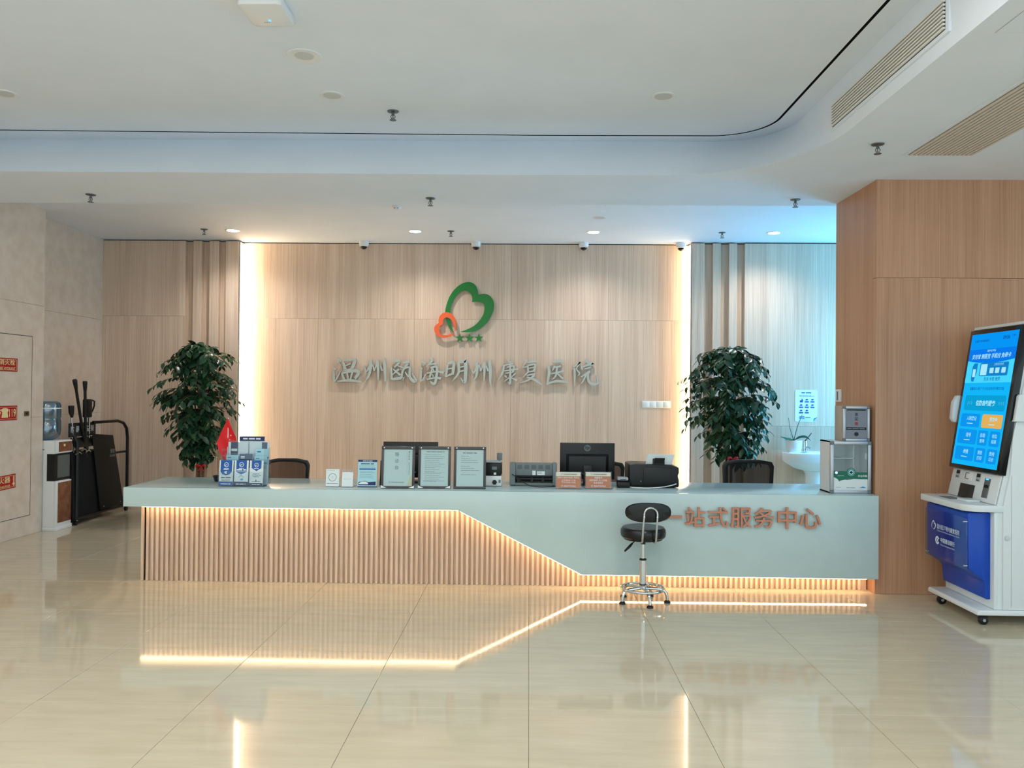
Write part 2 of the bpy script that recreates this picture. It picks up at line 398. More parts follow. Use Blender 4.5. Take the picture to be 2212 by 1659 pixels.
# ================================================================== RECEPTION DESK
YF, ZT, ZU = 6.14, .765, .617
XL, XR = -3.12, 2.655
dk = thing('reception_desk', 'long white reception desk with diagonal front panel over lit oak slats', 'desk', (0, 6.4, 0))
prof = [(XL, ZU), (XL, ZT), (XR, ZT), (XR, .134), (.414, .139), (-.533, ZU)]
MB().box(XL, XR, YF + .03, 6.9, ZT - .04, ZT).build('worktop', SOLID, dk, bevel=.003)
MB().prism(prof, 'y', YF, YF + .03).build('front_panel', SOLID, dk, bevel=.002)
MB().box(XL, XL + .03, YF + .03, 6.9, ZU, ZT - .04).build('end_panel', SOLID, dk)
MB().box(XL + .03, -.55, YF + .03, 6.40, ZU, ZU + .02).build('underside', SOLID, dk)
YS = 6.36
MB().box(-3.08, 2.66, YS + .012, YS + .04, 0, ZU).build('backing_board', W_SLAT, dk)
MB().box(-3.08, -3.05, YS + .012, 6.85, 0, ZU).build('end_board', W_SLAT, dk)
MB().box(-3.05, 2.66, 6.8, 6.83, .0, ZU).build('rear_board', SOLID, dk)
sm = MB().box(-.0105, .0105, -.024, 0, 0, ZU - .002).mesh('slat', (0, 0, 0), bevel=.002, seg=1); sm.materials.append(W_SLAT)
for k in range(143):
    x = -3.069 + k * .0399
    o = bpy.data.objects.new('slat', sm); COL.objects.link(o); o.parent = dk; o.location = (x, YS + .012 - 6.4, 0)
# led profile under the panel edge
def strip(mb, a, b, off):
    (x0, z0), (x1, z1) = a, b
    mb.add([(x0, 6.288, z0 - off), (x1, 6.288, z1 - off), (x1, 6.288, z1 - off - .006), (x0, 6.288, z0 - off - .006),
            (x0, 6.31, z0 - off), (x1, 6.31, z1 - off), (x1, 6.31, z1 - off - .006), (x0, 6.31, z0 - off - .006)],
           [[0, 1, 2, 3], [7, 6, 5, 4], [0, 4, 5, 1], [3, 2, 6, 7], [0, 3, 7, 4], [1, 5, 6, 2]])
    return mb
lm = MB()
strip(lm, (-3.045, ZU), (-.53, ZU), .0168); strip(lm, (-.53, ZU), (.414, .139), .025); strip(lm, (.414, .139), (2.63, .134), .029)
lm.build('led_strip', E_DESK, dk, smooth=False)
# raised copper characters on the front
sg = thing('desk_sign', 'copper coloured raised Chinese lettering on the white desk front', 'sign', (1.6, YF, .5))
Fd = Face((0, YF, 0), *FRONT)
for k, ch in enumerate('一站式服务中心'):
    mb = MB(); sz = .152
    if ch == '一': text(mb, Fd, ch, 1.095, .592, wd=.15, h=.018, lift=.012, depth=.02, bold=.02)
    else: text(mb, Fd, ch, 1.095 + .1728 * k, .592, h=sz * (1.07 if ch in '中' else 1), lift=.012, depth=.02, bold=.011)
    mb.build('character', COPPER, sg, smooth=False)

# ================================================================== WALL LOGO AND CALLIGRAPHIC SIGN
def px2w(x, y): return (-2.499 + (x - 721) * .005925, 1.588 + (835 - y) * .005925 + (x - 1007) * .0000085 * 5.9)
lg = thing('hospital_logo', 'green and orange double heart logo with three stars on the back wall', 'logo', (-.83, YB, 2.1))
def heart(pts, name, material, y0, y1):
    poly = [px2w(920 + a / 10.37, 600 + b / 10.37) for a, b in pts]
    MB().prism(poly, 'y', YB - y1, YB - y0).build(name, material, lg, smooth=False)
def smooth_poly(pts, corners=()):   # Catmull-Rom refinement, closed, with sharp corners kept
    out = []; n = len(pts)
    for i in range(n):
        p0, p1, p2, p3 = pts[i - 1], pts[i], pts[(i + 1) % n], pts[(i + 2) % n]
        if i in corners: p0 = p1
        if (i + 1) % n in corners: p3 = p2
        for t in (0, .34, .67):
            out.append(tuple(.5 * (2 * p1[k] + (p2[k] - p0[k]) * t + (2 * p0[k] - 5 * p1[k] + 4 * p2[k] - p3[k]) * t * t + (3 * p1[k] - p0[k] - 3 * p2[k] + p3[k]) * t ** 3) for k in (0, 1)))
    return out
green = [(640, 1245), (580, 1190), (520, 1110), (470, 1000), (445, 900), (435, 775), (460, 620), (530, 430), (640, 270), (780, 155), (920, 108), (1030, 125), (1110, 190), (1155, 290), (1170, 395),
         (1300, 370), (1420, 410), (1500, 510), (1525, 640), (1490, 800), (1400, 970), (1280, 1100), (1130, 1190), (980, 1225), (770, 1220),
         (940, 1160), (1090, 1080), (1200, 970), (1280, 840), (1310, 700), (1290, 600), (1230, 560), (1130, 545), (1030, 550),
         (1040, 480), (1010, 380), (950, 320), (880, 295), (790, 315), (690, 400), (610, 520), (560, 650), (545, 775), (548, 940), (562, 1050), (592, 1150)]
orange = [(640, 1268), (560, 1320), (420, 1350), (300, 1325), (220, 1250), (198, 1150), (220, 1080), (297, 1025), (295, 950), (320, 870), (380, 810), (460, 785), (560, 805), (630, 870), (670, 960), (682, 1080), (662, 1230),
          (640, 1100), (610, 1010), (570, 945), (500, 905), (440, 905), (400, 945), (392, 1000), (402, 1050), (345, 1075), (310, 1125), (310, 1200), (340, 1270), (400, 1295), (500, 1292), (590, 1265)]
heart(smooth_poly(green, {0, 14, 24, 33}), 'green_heart', SIGNGREEN, .03, .05)
heart(smooth_poly(orange, {0, 7, 16, 24}), 'orange_heart', SIGNORANGE, .05, .075)
for cx in (767, 980, 1190):
    heart([(cx + (105 if k % 2 == 0 else 42) * math.sin(k * PI / 5), 1358 - (105 if k % 2 == 0 else 42) * math.cos(k * PI / 5)) for k in range(10)], 'star', SIGNGREEN, .03, .05)
CAL = [  # brush strokes per character: (x, y, width) in the drawing grid
 [[(205,105,15),(262,150,36),(215,170,12)],[(150,235,12),(195,280,32)],[(160,300,34),(178,455,30),(270,300,12)],[(305,155,28),(338,270,44)],[(330,138,20),(440,118,38),(488,140,44),(440,262,44)],[(340,215,14),(425,182,24)],[(310,292,20),(440,274,36)],[(285,320,26),(322,425,36)],[(300,330,22),(490,292,44),(545,330,44),(490,412,38)],[(370,320,24),(385,425,24)],[(450,320,24),(420,425,24)],[(220,457,18),(400,440,38),(595,465,26)]],
 [[(630,212,14),(668,308,24),(720,200,26)],[(718,128,44),(735,220,38),(700,380,32),(650,447,8)],[(757,190,18),(792,292,26)],[(790,296,12),(835,150,26)],[(832,138,46),(846,260,38),(850,437,18)],[(880,208,18),(910,292,26)],[(935,98,32),(950,250,42),(960,462,24)]],
 [[(1070,150,20),(1130,137,38),(1175,160,32),(1095,240,22)],[(1050,240,22),(1058,430,34)],[(1055,425,32),(1215,402,44)],[(1165,268,32),(1072,352,16)],[(1078,270,16),(1192,362,32)],[(1145,215,20),(1235,245,20)],[(1228,175,22),(1330,147,44)],[(1300,185,32),(1225,300,28),(1212,432,30),(1252,390,12)],[(1250,262,22),(1332,240,28),(1332,380,34),(1390,448,46),(1432,440,34),(1368,325,8)],[(1262,310,16),(1312,385,24)]],
 [[(1510,140,14),(1565,185,34),(1530,205,10)],[(1490,235,18),(1522,275,30)],[(1510,285,22),(1510,455,28),(1590,340,10)],[(1642,90,26),(1680,130,34),(1590,238,10)],[(1640,195,20),(1755,182,30)],[(1692,220,22),(1640,400,28)],[(1650,252,24),(1752,240,36),(1732,460,38),(1690,490,36),(1648,450,10)],[(1598,332,18),(1740,305,24),(1860,320,34)],[(1595,427,20),(1720,402,24),(1815,412,36)],[(1690,262,12),(1706,302,18)],[(1680,345,12),(1696,385,18)]],
 [[(1912,200,30),(1897,330,30),(1880,384,20)],[(1915,185,24),(1975,167,42),(2010,190,40),(1992,350,38)],[(1920,265,18),(1990,255,22)],[(1885,382,22),(1990,338,28)],[(2082,160,32),(2082,330,32),(1985,455,8)],[(2085,167,28),(2160,150,44),(2192,160,44),(2182,470,42),(2115,400,8)],[(2090,242,18),(2165,227,22)],[(2085,307,18),(2165,292,22)]],
 [[(2290,280,14),(2315,327,24),(2355,250,24)],[(2350,168,44),(2370,250,38),(2355,380,28),(2305,457,8)],[(2395,200,18),(2425,302,26)],[(2425,302,12),(2465,180,22)],[(2470,163,44),(2480,260,36),(2475,447,18)],[(2505,210,18),(2535,302,26)],[(2555,133,36),(2570,280,44),(2570,450,30),(2590,522,10)]],
 [[(2820,113,16),(2857,146,28)],[(2750,217,14),(2920,182,32)],[(2780,212,24),(2750,340,28),(2680,452,6)],[(2820,242,18),(2930,222,24),(2910,322,26)],[(2780,297,16),(2995,267,28)],[(2805,332,16),(2910,317,20)],[(2870,150,22),(2876,480,32),(2840,463,8)],[(2790,362,18),(2820,397,22)],[(2780,462,8),(2856,402,20)],[(2956,332,26),(2895,392,10)],[(2890,402,14),(2982,442,34)],[(2830,167,12),(2892,152,22)]],
 [[(3130,123,28),(3060,247,8)],[(3125,167,18),(3275,147,32)],[(3140,217,24),(3150,312,26)],[(3140,217,20),(3250,197,30),(3236,307,30)],[(3160,257,14),(3236,242,18)],[(3150,312,16),(3240,297,20)],[(3150,312,22),(3065,402,8)],[(3125,367,16),(3246,347,28),(3160,432,26),(3030,482,6)],[(3130,392,20),(3250,432,34),(3366,512,20)],[(3060,247,14),(3140,227,18)]],
 [[(3510,167,16),(3640,137,40),(3676,167,20)],[(3440,202,24),(3470,300,38),(3440,512,26)],[(3440,492,22),(3590,452,34),(3762,472,26)],[(3556,215,28),(3520,292,14)],[(3540,247,18),(3652,222,28)],[(3495,342,16),(3697,297,30)],[(3590,232,26),(3570,372,26),(3510,432,8)],[(3590,332,20),(3682,417,30)]],
 [[(3830,235,18),(3900,190,34),(3942,160,26),(3885,262,18),(3932,332,24),(3905,377,8)],[(3855,252,28),(3860,380,30),(3855,522,12)],[(4020,123,24),(4067,177,34)],[(3960,217,18),(3970,277,24)],[(3980,237,18),(4142,172,40),(4100,222,12)],[(4010,267,16),(4106,242,24)],[(3955,392,18),(4092,302,34)],[(4042,332,26),(4000,432,24),(3955,497,12)],[(4060,312,24),(4066,430,34),(4115,492,38),(4212,482,34),(4190,362,8)]]]
cs = thing('hospital_name_sign', 'brushed steel Chinese calligraphy lettering across the back wall', 'sign', (-.8, YB, 1.58))
def g2w(x, y): return px2w(700 + x / 7.135, 760 + y / 7.135)
def stroke(mb, pts, y0, y1):
    pts = [(*g2w(x, y), wd * .000475) for x, y, wd in pts]
    if len(pts) > 2:   # refine with Catmull-Rom
        q = []; n = len(pts)
        for i in range(n - 1):
            p0, p1, p2, p3 = pts[max(i - 1, 0)], pts[i], pts[i + 1], pts[min(i + 2, n - 1)]
            for t in (0, .33, .66):
                q.append(tuple(.5 * (2 * p1[k] + (p2[k] - p0[k]) * t + (2 * p0[k] - 5 * p1[k] + 4 * p2[k] - p3[k]) * t * t + (3 * p1[k] - p0[k] - 3 * p2[k] + p3[k]) * t ** 3) for k in range(3)))
        pts = q + [pts[-1]]
    L, R = [], []
    for i, (x, z, hw) in enumerate(pts):
        a = pts[max(i - 1, 0)]; b = pts[min(i + 1, len(pts) - 1)]
        d = Vector((b[0] - a[0], b[1] - a[1])).normalized(); hw = max(hw, .002)
        ex = -.6 * hw if i == 0 else (.6 * hw if i == len(pts) - 1 else 0)
        L.append((x - d.y * hw + d.x * ex * .3, z + d.x * hw + d.y * ex * .3)); R.append((x + d.y * hw - d.x * ex * .2, z - d.x * hw - d.y * ex * .2))
    tip0 = (pts[0][0] * 1.6 - pts[1][0] * .6, pts[0][1] * 1.6 - pts[1][1] * .6) if False else None
    n = len(L)
    vs = [(x, y0, z) for x, z in L] + [(x, y0, z) for x, z in R] + [(x, y1, z) for x, z in L] + [(x, y1, z) for x, z in R]
    fs = []
    for i in range(n - 1):
        fs += [[i, i + 1, n + i + 1, n + i], [2 * n + i, 3 * n + i, 3 * n + i + 1, 2 * n + i + 1], [i, 2 * n + i, 2 * n + i + 1, i + 1], [n + i, n + i + 1, 3 * n + i + 1, 3 * n + i]]
    fs += [[0, n, 3 * n, 2 * n], [n - 1, 3 * n - 1, 4 * n - 1, 2 * n - 1]]
    mb.add(vs, fs)
SIGNST = mat('sign_steel', (176, 178, 168), .34, .55)
for k, ch in enumerate(CAL):
    mb = MB()
    for i, st in enumerate(ch): stroke(mb, st, YB - .055 - .0002 * i, YB - .025)
    mb.build('character', SIGNST, cs, smooth=False)

# ================================================================== LIGHTS AND CEILING FITTINGS
def led_v(x, y, label):
    t = thing('led_strip', label, 'light', (x, y, 0), group='warm vertical light strips at the feature wall')
    MB().box(x - .006, x + .006, y - .10, y + .045, .05, 3.4).build('profile', STEEL, t)
    s = 1 if x < 0 else -1
    MB().box(x + s * .006, x + s * .011, y - .06, y + .03, .06, 3.39).build('diffuser', E_WALL if s > 0 else E_WALL2, t)
led_v(-3.677, YB - .05, 'warm glowing light strip at the feature wall edge beside the flag')
led_v(2.023, YB - .05, 'warm glowing light strip at the feature wall edge beside the printer')

def downlight(x, y, on, label, group):
    t = thing('downlight', label, 'light', (x, y, H2), group=group)
    MB().lathe([(.062, 0), (.085, 0), (.088, -.004), (.062, -.006)], (x, y, H2), seg=28).build('trim_ring', WHITE, t)
    MB().cyl((x, y, H2 - .0075), .066, .004, seg=28).build('diffuser', E_DOWN, t)
    d = bpy.data.lights.new('downlight_beam', 'SPOT'); d.energy = 90; d.spot_size = 2.5; d.spot_blend = 1.0; d.color = (1, .95, .90); d.shadow_soft_size = .06
    o = bpy.data.objects.new('downlight_beam', d); COL.objects.link(o); o.parent = t; o.location = (0, 0, -.02)
    return t
GD = 'lit recessed downlights above the desk'
for x, nm in ((-3.539, 'lit round downlight above the plant with the flag'), (-1.359, 'lit round downlight above the first characters of the wall sign'),
              (.748, 'lit round downlight above the last characters of the wall sign'), (2.863, 'lit round downlight above the wash basin')):
    downlight(x, 9.47, True, nm, GD)
def disc(name, label, x, y, z, r, cat, group=None, inner=.7):
    t = thing(name, label, cat, (x, y, z), group)
    MB().lathe([(r * inner, 0), (r, 0), (r, -.004), (r * .96, -.007), (r * inner, -.003)], (x, y, z), seg=32).build('trim_ring', WHITE, t)
    MB().cyl((x, y, z - .0045), r * inner, .003, seg=28).build('grille', mat('fitting_grille', (206, 210, 208), .6), t)
    return t
disc('ceiling_speaker', 'larger round white ceiling speaker near the wireless router', -1.374, 4.81, HT, .105, 'speaker', inner=.55)
disc('unlit_downlight', 'unlit round downlight in the tray behind the ceiling speaker', -1.366, 5.463, HT, .085, 'light', 'unlit downlights in the ceiling tray')
disc('unlit_downlight', 'unlit round downlight at the left picture edge of the tray', -3.623, 5.434, HT, .085, 'light', 'unlit downlights in the ceiling tray')
disc('unlit_downlight', 'unlit round downlight alone in the right half of the tray', .9, 5.473, HT, .085, 'light', 'unlit downlights in the ceiling tray')
disc('ceiling_speaker', 'small flat round speaker in the rear ceiling above the monitor', .75, 8.69, H2, .075, 'speaker', inner=.8)
# lamps added out of view to light the lobby floor from overhead
for lx in (-3.62, -1.37, .9):
    for ly in (-.4, 1.3, 3.0):
        t = thing('added_lobby_lamp', 'added round ceiling lamp, out of view, lighting the lobby from overhead', 'light', (lx, ly, HT), 'added lobby lamps out of view')
        MB().lathe([(.15, 0), (.18, 0), (.18, -.006), (.15, -.012)], (lx, ly, HT), seg=28).build('trim_ring', WHITE, t)
        d = bpy.data.lights.new('added_lobby_light', 'AREA'); d.shape = 'DISK'; d.size = .3; d.energy = LOBBY_W; d.color = (1.0, .98, .95)
        o = bpy.data.objects.new('added_lobby_light', d); COL.objects.link(o); o.parent = t; o.location = (0, 0, -.014)
# wireless router
rt = thing('wireless_router', 'square white wireless access point with blue light on the ceiling', 'router', (-1.396, 4.2, HT))
MB().prism([(x - 1.40, y + 4.19) for x, y in rrect(-.115, .115, -.13, .13, .03)], 'z', HT - .05, HT).build('casing', WHITE, rt, bevel=.006)
MB().box(-1.405, -1.393, 4.235, 4.25, HT - .0515, HT - .0495).build('status_light', E_BLUE, rt)
for k in range(3): MB().box(-1.435 + k * .012, -1.430 + k * .012, 4.262, 4.268, HT - .0512, HT - .0495).build('status_dot', INKL, rt)
# sprinklers
def sprinkler(x, y, z, label):
    t = thing('sprinkler', label, 'sprinkler', (x, y, z), 'steel sprinkler heads')
    MB().lathe([(.012, 0), (.042, 0), (.040, -.006), (.014, -.011)], (x, y, z), seg=20).build('escutcheon', mat('sprinkler_steel', (112, 116, 116), .4, .8), t)
    b = MB().cyl((x, y, z - .03), .010, .022, seg=12)
    for s in (-1, 1): b.tube([(x + s * .008, y, z - .026), (x + s * .016, y, z - .04), (x + s * .005, y, z - .062)], .0032, 6)
    b.cyl((x, y, z - .055), .004, .03, seg=8)
    b.build('frame', mat('sprinkler_steel', (112, 116, 116), .4, .8), t)
    MB().lathe([(.002, -.062), (.024, -.064), (.024, -.067), (.002, -.067)], (x, y, z), seg=16).build('deflector', mat('sprinkler_steel', (112, 116, 116), .4, .8), t)
    return t
for x, y, z, nm in ((-.998, 5.77, HT, 'steel sprinkler head in the raised tray, near the dark slot'), (-3.773, 6.803, H1, 'steel sprinkler head in the soffit near the stone wall'),
                    (-.86, 6.89, H1, 'steel sprinkler head in the soffit above the wall logo'), (2.262, 6.89, H1, 'steel sprinkler head in the soffit beside the brown pillar top'),
                    (2.297, 5.352, H1, 'steel sprinkler head in the soffit between the two air grilles'), (-3.857, 9.413, H2, 'steel sprinkler head in the rear ceiling above the plant with the flag'),
                    (-.935, 9.456, H2, 'steel sprinkler head in the rear ceiling above the logo, between two lit downlights'), (2.256, 9.465, H2, 'steel sprinkler head in the rear ceiling above the plant near the basin')):
    sprinkler(x, y, z, nm)
sd = thing('smoke_detector', 'small white smoke detector in the rear ceiling', 'detector', (-1.371, 8.206, H2))
MB().lathe([(.05, 0), (.05, -.012), (.035, -.03), (.02, -.034)], (-1.371, 8.206, H2), seg=24).build('housing', WHITE, sd)
for s in (-1, 1): MB().box(-1.371 + s * .014 - .008, -1.371 + s * .014 + .008, 8.168, 8.174, H2 - .027, H2 - .018).build('sensor_slot', DARK, sd)
# dome cameras
def dome(x, y, label):
    t = thing('dome_camera', label, 'camera', (x, y, H2), 'dome cameras along the top of the feature wall')
    MB().lathe([(.058, 0), (.062, -.012), (.06, -.045), (.052, -.058)], (x, y, H2), seg=28).build('housing', WHITE, t)
    MB().lathe([(.045, -.056)] + [(.044 * math.cos(a), -.06 - .04 * math.sin(a)) for a in [i * PI / 2 / 6 for i in range(6)]] + [(.003, -.1)], (x, y, H2), seg=24).build('dome', mat('smoked_dome', (38, 28, 24), .06), t)
    MB().lathe([(.056, -.057), (.058, -.06), (.044, -.066)], (x, y, H2), seg=24).build('ring', WHITE, t)
for x, nm in ((-2.11, 'white dome camera above the first character of the wall sign'), (-.683, 'white dome camera above the green heart logo'), (.68, 'white dome camera above the last wall sign characters'), (1.905, 'white dome camera at the feature wall corner by the glowing strip')):
    dome(x, 10.15, nm)
# access hatches (thin seams)
def hatch(x0, x1, y0, y1, z, label):
    t = thing('access_hatch', label, 'hatch', ((x0 + x1) / 2, (y0 + y1) / 2, z), 'ceiling access hatches')
    MB().box(x0 - .003, x1 + .003, y0 - .003, y1 + .003, z - .001, z).build('seam', LGREY, t)
    MB().box(x0, x1, y0, y1, z - .002, z).build('hatch_panel', WHITE_C, t)
hatch(.24, .76, 7.75, 8.15, H2, 'flush white access hatch in the rear ceiling')
hatch(2.12, 2.52, 3.25, 3.70, H1, 'flush white access hatch at the upper right picture corner')
# air grilles
def grilleA():
    t = thing('air_grille', 'slatted air grille set in the curved ceiling fascia', 'vent', (1.99, 4.6, 3.35), 'air conditioning grilles')
    y0, y1, z0, z1 = 3.88, 5.31, 3.285, 3.43
    x = 1.988
    MB().box(x - .004, x + .01, y0 - .03, y1 + .03, z0 - .02, z1 + .02).build('grille_frame', WHITE_C, t)
    MB().box(x - .0055, x, y0, y1, z0, z1).build('backing', DARK, t)
    for k in range(8):
        z = z0 + .004 + k * (z1 - z0 - .014) / 7
        MB().box(x - .016, x - .005, y0, y1, z, z + .0095).build('slat', mat('grille_beige', (234, 232, 224), .5), t, smooth=False)
grilleA()
def grilleB():
    t = thing('air_grille', 'long linear air grille in the soffit above the service kiosk', 'vent', (2.82, 4.6, H1), 'air conditioning grilles')
    x0, x1, y0, y1 = 2.60, 3.04, 3.3, 5.575
    MB().box(x0 - .03, x1 + .03, y0 - .03, y1 + .03, H1 - .004, H1 + .004).build('grille_frame', WHITE_C, t)
    MB().box(x0, x1, y0, y1, H1 - .0055, H1).build('backing', mat('vent_brown', (150, 132, 114), .7), t)
    n = 15
    for k in range(n):
        x = x0 + (k + .5) * (x1 - x0) / n
        MB().box(x - .0085, x + .0085, y0, y1, H1 - .012, H1 - .005).build('slat', mat('vent_slat', (220, 210, 198), .5), t)
grilleB()

# ================================================================== PLANTS
LEAFM = mat('dark_leaf', (30, 66, 44), .32); nt, nd, lk, bb = nodes_of(LEAFM)
oi = nd.new('ShaderNodeObjectInfo'); gm = nd.new('ShaderNodeNewGeometry'); nn = nd.new('ShaderNodeTexNoise'); nn.inputs['Scale'].default_value = 9
lk.new(gm.outputs['Position'], nn.inputs['Vector']); rr = ramp(nd, [(.3, (20, 50, 34)), (.55, (34, 74, 46)), (.8, (66, 92, 48))]); lk.new(nn.outputs['Fac'], rr.inputs[0]); lk.new(rr.outputs[0], bb.inputs['Base Color'])
BARK = mat('bark', (116, 92, 70), .8)
LV = [(0, 0, 0), (.3, .22, .05), (.3, 0, 0), (.3, -.22, .05), (.68, .19, .02), (.68, 0, -.03), (.68, -.19, .02), (1, 0, -.12)]
LF = [[0, 2, 1], [0, 3, 2], [1, 2, 5, 4], [2, 3, 6, 5], [4, 5, 7], [5, 6, 7]]
leaf_me = MB().add(LV, LF).mesh('leaf', (0, 0, 0)); leaf_me.materials.append(LEAFM)
def plant(name, label, loc, env, ntw, seed, bow, trunks):
    rnd = random.Random(seed); X, Y = loc
    t = thing(name, label, 'plant', (X, Y, 0), 'tall indoor plants flanking the feature wall')
    MB().lathe([(.13, 0), (.17, .02), (.2, .3), (.215, .36), (.195, .36), (.18, .33), (.01, .33)], (X, Y, 0), seg=28).build('pot', mat('white_ceramic', (226, 226, 222), .25), t)
    MB().lathe([(.18, .31), (.01, .335)], (X, Y, 0), seg=20).build('soil', mat('soil', (60, 46, 36), .9), t)
    st = []
    for k in range(trunks):
        a = 2 * PI * k / trunks + .4; tp = (X + .12 * math.cos(a), Y + .1 * math.sin(a), env[-1][0] - .25)
        pts = bez((X + .04 * math.cos(a), Y + .04 * math.sin(a), .3), (X + .02 * math.cos(a + 1), Y, .9), tp, 8); st.append(pts)
        MB().tube(pts, [.018 - .0015 * i for i in range(9)], 7).build('stem', BARK, t)
    def er(z):
        for (z0, r0), (z1, r1) in zip(env[:-1], env[1:]):
            if z0 <= z <= z1: return r0 + (r1 - r0) * (z - z0) / (z1 - z0)
        return .1
    leaves = []; br = MB(); zlo, zhi = env[0][0], env[-1][0]
    for k in range(ntw):
        z = zlo + (zhi - zlo) * rnd.random() ** .85; a = rnd.uniform(0, 2 * PI)
        if rnd.random() < .45: a = rnd.uniform(PI * 1.08, PI * 1.92)
        r = er(z) * (rnd.uniform(.7, 1.04) if rnd.random() < .62 else rnd.uniform(.3, .7))
        P = Vector((X + r * math.cos(a), Y + r * .9 * math.sin(a), z))
        s = st[rnd.randrange(trunks)]; q = min(range(9), key=lambda i: abs(s[i].z - min(z + .02, zhi - .3)))
        A = s[q]; up = .12 + .1 * rnd.random()
        Mi = Vector((X + r * .55 * math.cos(a), Y + r * .5 * math.sin(a), min(max(A.z, z) + up, zhi + .06)))
        pts = bez(A, Mi, P, 7); br.tube(pts, [.006, .005, .0045, .004, .0035, .003, .0025, .0015], 5)
        nl = rnd.randint(8, 11)
        for i in range(nl):
            tt = .3 + .7 * (i + .5) / nl; f = tt * 7; i0 = min(int(f), 6); p = pts[i0].lerp(pts[i0 + 1], f - i0); tg = (pts[i0 + 1] - pts[i0]).normalized()
            side = tg.cross(Vector((0, 0, 1))).normalized() * (1 if i % 2 else -1)
            d = (tg * rnd.uniform(.3, .8) + side * rnd.uniform(.5, 1.0) + Vector((0, 0, rnd.uniform(-.85, -.1)))).normalized()
            nrm = (Vector((0, 0, 1)) + .5 * Vector((math.cos(a), math.sin(a), 0)) + Vector((rnd.gauss(0, .35), rnd.gauss(0, .35), 0))).normalized()
            yv = nrm.cross(d).normalized(); zv = d.cross(yv)
            L = rnd.uniform(.075, .125)
            M = Matrix(((d.x, yv.x, zv.x, p.x), (d.y, yv.y, zv.y, p.y), (d.z, yv.z, zv.z, p.z), (0, 0, 0, 1))) @ Matrix.Scale(L, 4)
            leaves.append((p.y - .3 * p.z, M))
    br.build('branches', BARK, t)
    leaves.sort(key=lambda x: x[0])
    off = Matrix.Translation(-Vector((X, Y, 0)))
    for _, M in leaves[:300]:
        o = bpy.data.objects.new('leaf', leaf_me); COL.objects.link(o); o.parent = t; o.matrix_basis = off @ M
    mb = MB()
    for _, M in leaves[300:]: mb.add([M @ Vector(v) for v in LV], LF)
    s = mb.build('foliage', LEAFM, t); s['kind'] = 'stuff'
    for bx, by, bz in bow:
        b = MB()
        for sg_ in (-1, 1): b.tube(bez((bx, by, bz), (bx + sg_ * .06, by - .02, bz + .045), (bx + sg_ * .05, by - .01, bz - .02), 6), [.005, .011, .015, .016, .013, .008, .004], 6)
        for sg_ in (-.5, .6): b.tube([(bx, by, bz), (bx + sg_ * .05, by - .02, bz - .05)], [.005, .009], 5)
        b.build('red_bow', mat('red_ribbon', (190, 20, 32), .45), t)
    return t
plant('potted_tree', 'tall leafy potted tree behind the flag, before ribbed oak wall', (-3.87, 9.42),
      [(.62, .16), (.78, .25), (.95, .33), (1.12, .44), (1.35, .55), (1.6, .56), (1.85, .46), (2.0, .26), (2.05, .12)], 260, 3, [(-3.78, 9.22, .63)], 4)
plant('potted_tree', 'tall leafy potted tree with red bow beside the wash basin', (2.31, 9.3),
      [(.68, .36), (.85, .45), (1.05, .52), (1.3, .60), (1.55, .61), (1.75, .54), (1.95, .38), (2.05, .15)], 290, 11, [(2.27, 8.97, .80)], 4)

# ================================================================== OFFICE CHAIRS
MESHB = pane_mat('chair_mesh', (104, 98, 98), .02, .6)
def office_chair(x, y, wtop, ztop, label):
    t = thing('office_chair', label, 'chair', (x, y, 0), 'black mesh office chairs behind the desk')
    h = wtop / 2; zb = .50
    outer = [(-h + .045, zb), (h - .045, zb), (h - .01, zb + .15), (h, ztop - .06), (h - .02, ztop - .02), (h * .4, ztop), (-h * .4, ztop), (-h + .02, ztop - .02), (-h, ztop - .06), (-h + .01, zb + .15)]
    fr = .032
    inner = [(a * (1 - fr / h), (zb + ztop) / 2 + (b - (zb + ztop) / 2) * (1 - 2 * fr / (ztop - zb))) for a, b in outer]
    mb = MB(); n = len(outer)
    for yy, in ((y + .02,), (y - .015,)): pass
    vs = [(x + a, y - .015, b) for a, b in outer] + [(x + a, y - .015, b) for a, b in inner] + [(x + a, y + .02, b) for a, b in outer] + [(x + a, y + .02, b) for a, b in inner]
    fs = []
    for i in range(n):
        j = (i + 1) % n
        fs += [[i, j, n + j, n + i], [2 * n + i, 3 * n + i, 3 * n + j, 2 * n + j], [i, 2 * n + i, 2 * n + j, j], [n + i, n + j, 3 * n + j, 3 * n + i]]
    mb.add(vs, fs).build('backrest_frame', BLACKP, t, bevel=.006)
    MB().add([(x + a, y, b) for a, b in inner], [list(range(n))]).build('mesh_back', MESHB, t)
    MB().prism([(x + a, y - .27 + b) for a, b in rrect(-.24, .24, -.24, .24, .08)], 'z', .42, .49).build('seat', BLACKC, t, bevel=.02)
    MB().tube([(x, y - .05, .41), (x, y + .05, .42), (x, y + .05, .55)], .022, 8).build('back_support', BLACKP, t)
    for s in (-1, 1):
        MB().tube([(x + s * .23, y - .2, .43), (x + s * .29, y - .2, .46), (x + s * .29, y - .2, .62)], .015, 7).build('arm_post', BLACKP, t)
        MB().box(x + s * .29 - .03, x + s * .29 + .03, y - .34, y - .08, .62, .645).build('armrest', BLACKP, t, bevel=.01)
    MB().cyl((x, y - .27, .1), .025, .32).build('gas_lift', CHROME, t)
    b = MB()
    for k in range(5):
        a = 2 * PI * k / 5 + .3; b.tube([(x, y - .27, .13), (x + .27 * math.cos(a), y - .27 + .27 * math.sin(a), .07)], [.026, .015], 7)
    b.build('star_base', BLACKP, t)
    for k in range(5):
        a = 2 * PI * k / 5 + .3; MB().cyl((x + .27 * math.cos(a) - .012, y - .27 + .27 * math.sin(a), .028), .028, .024, 'x', 14).build('caster', BLACKP, t)
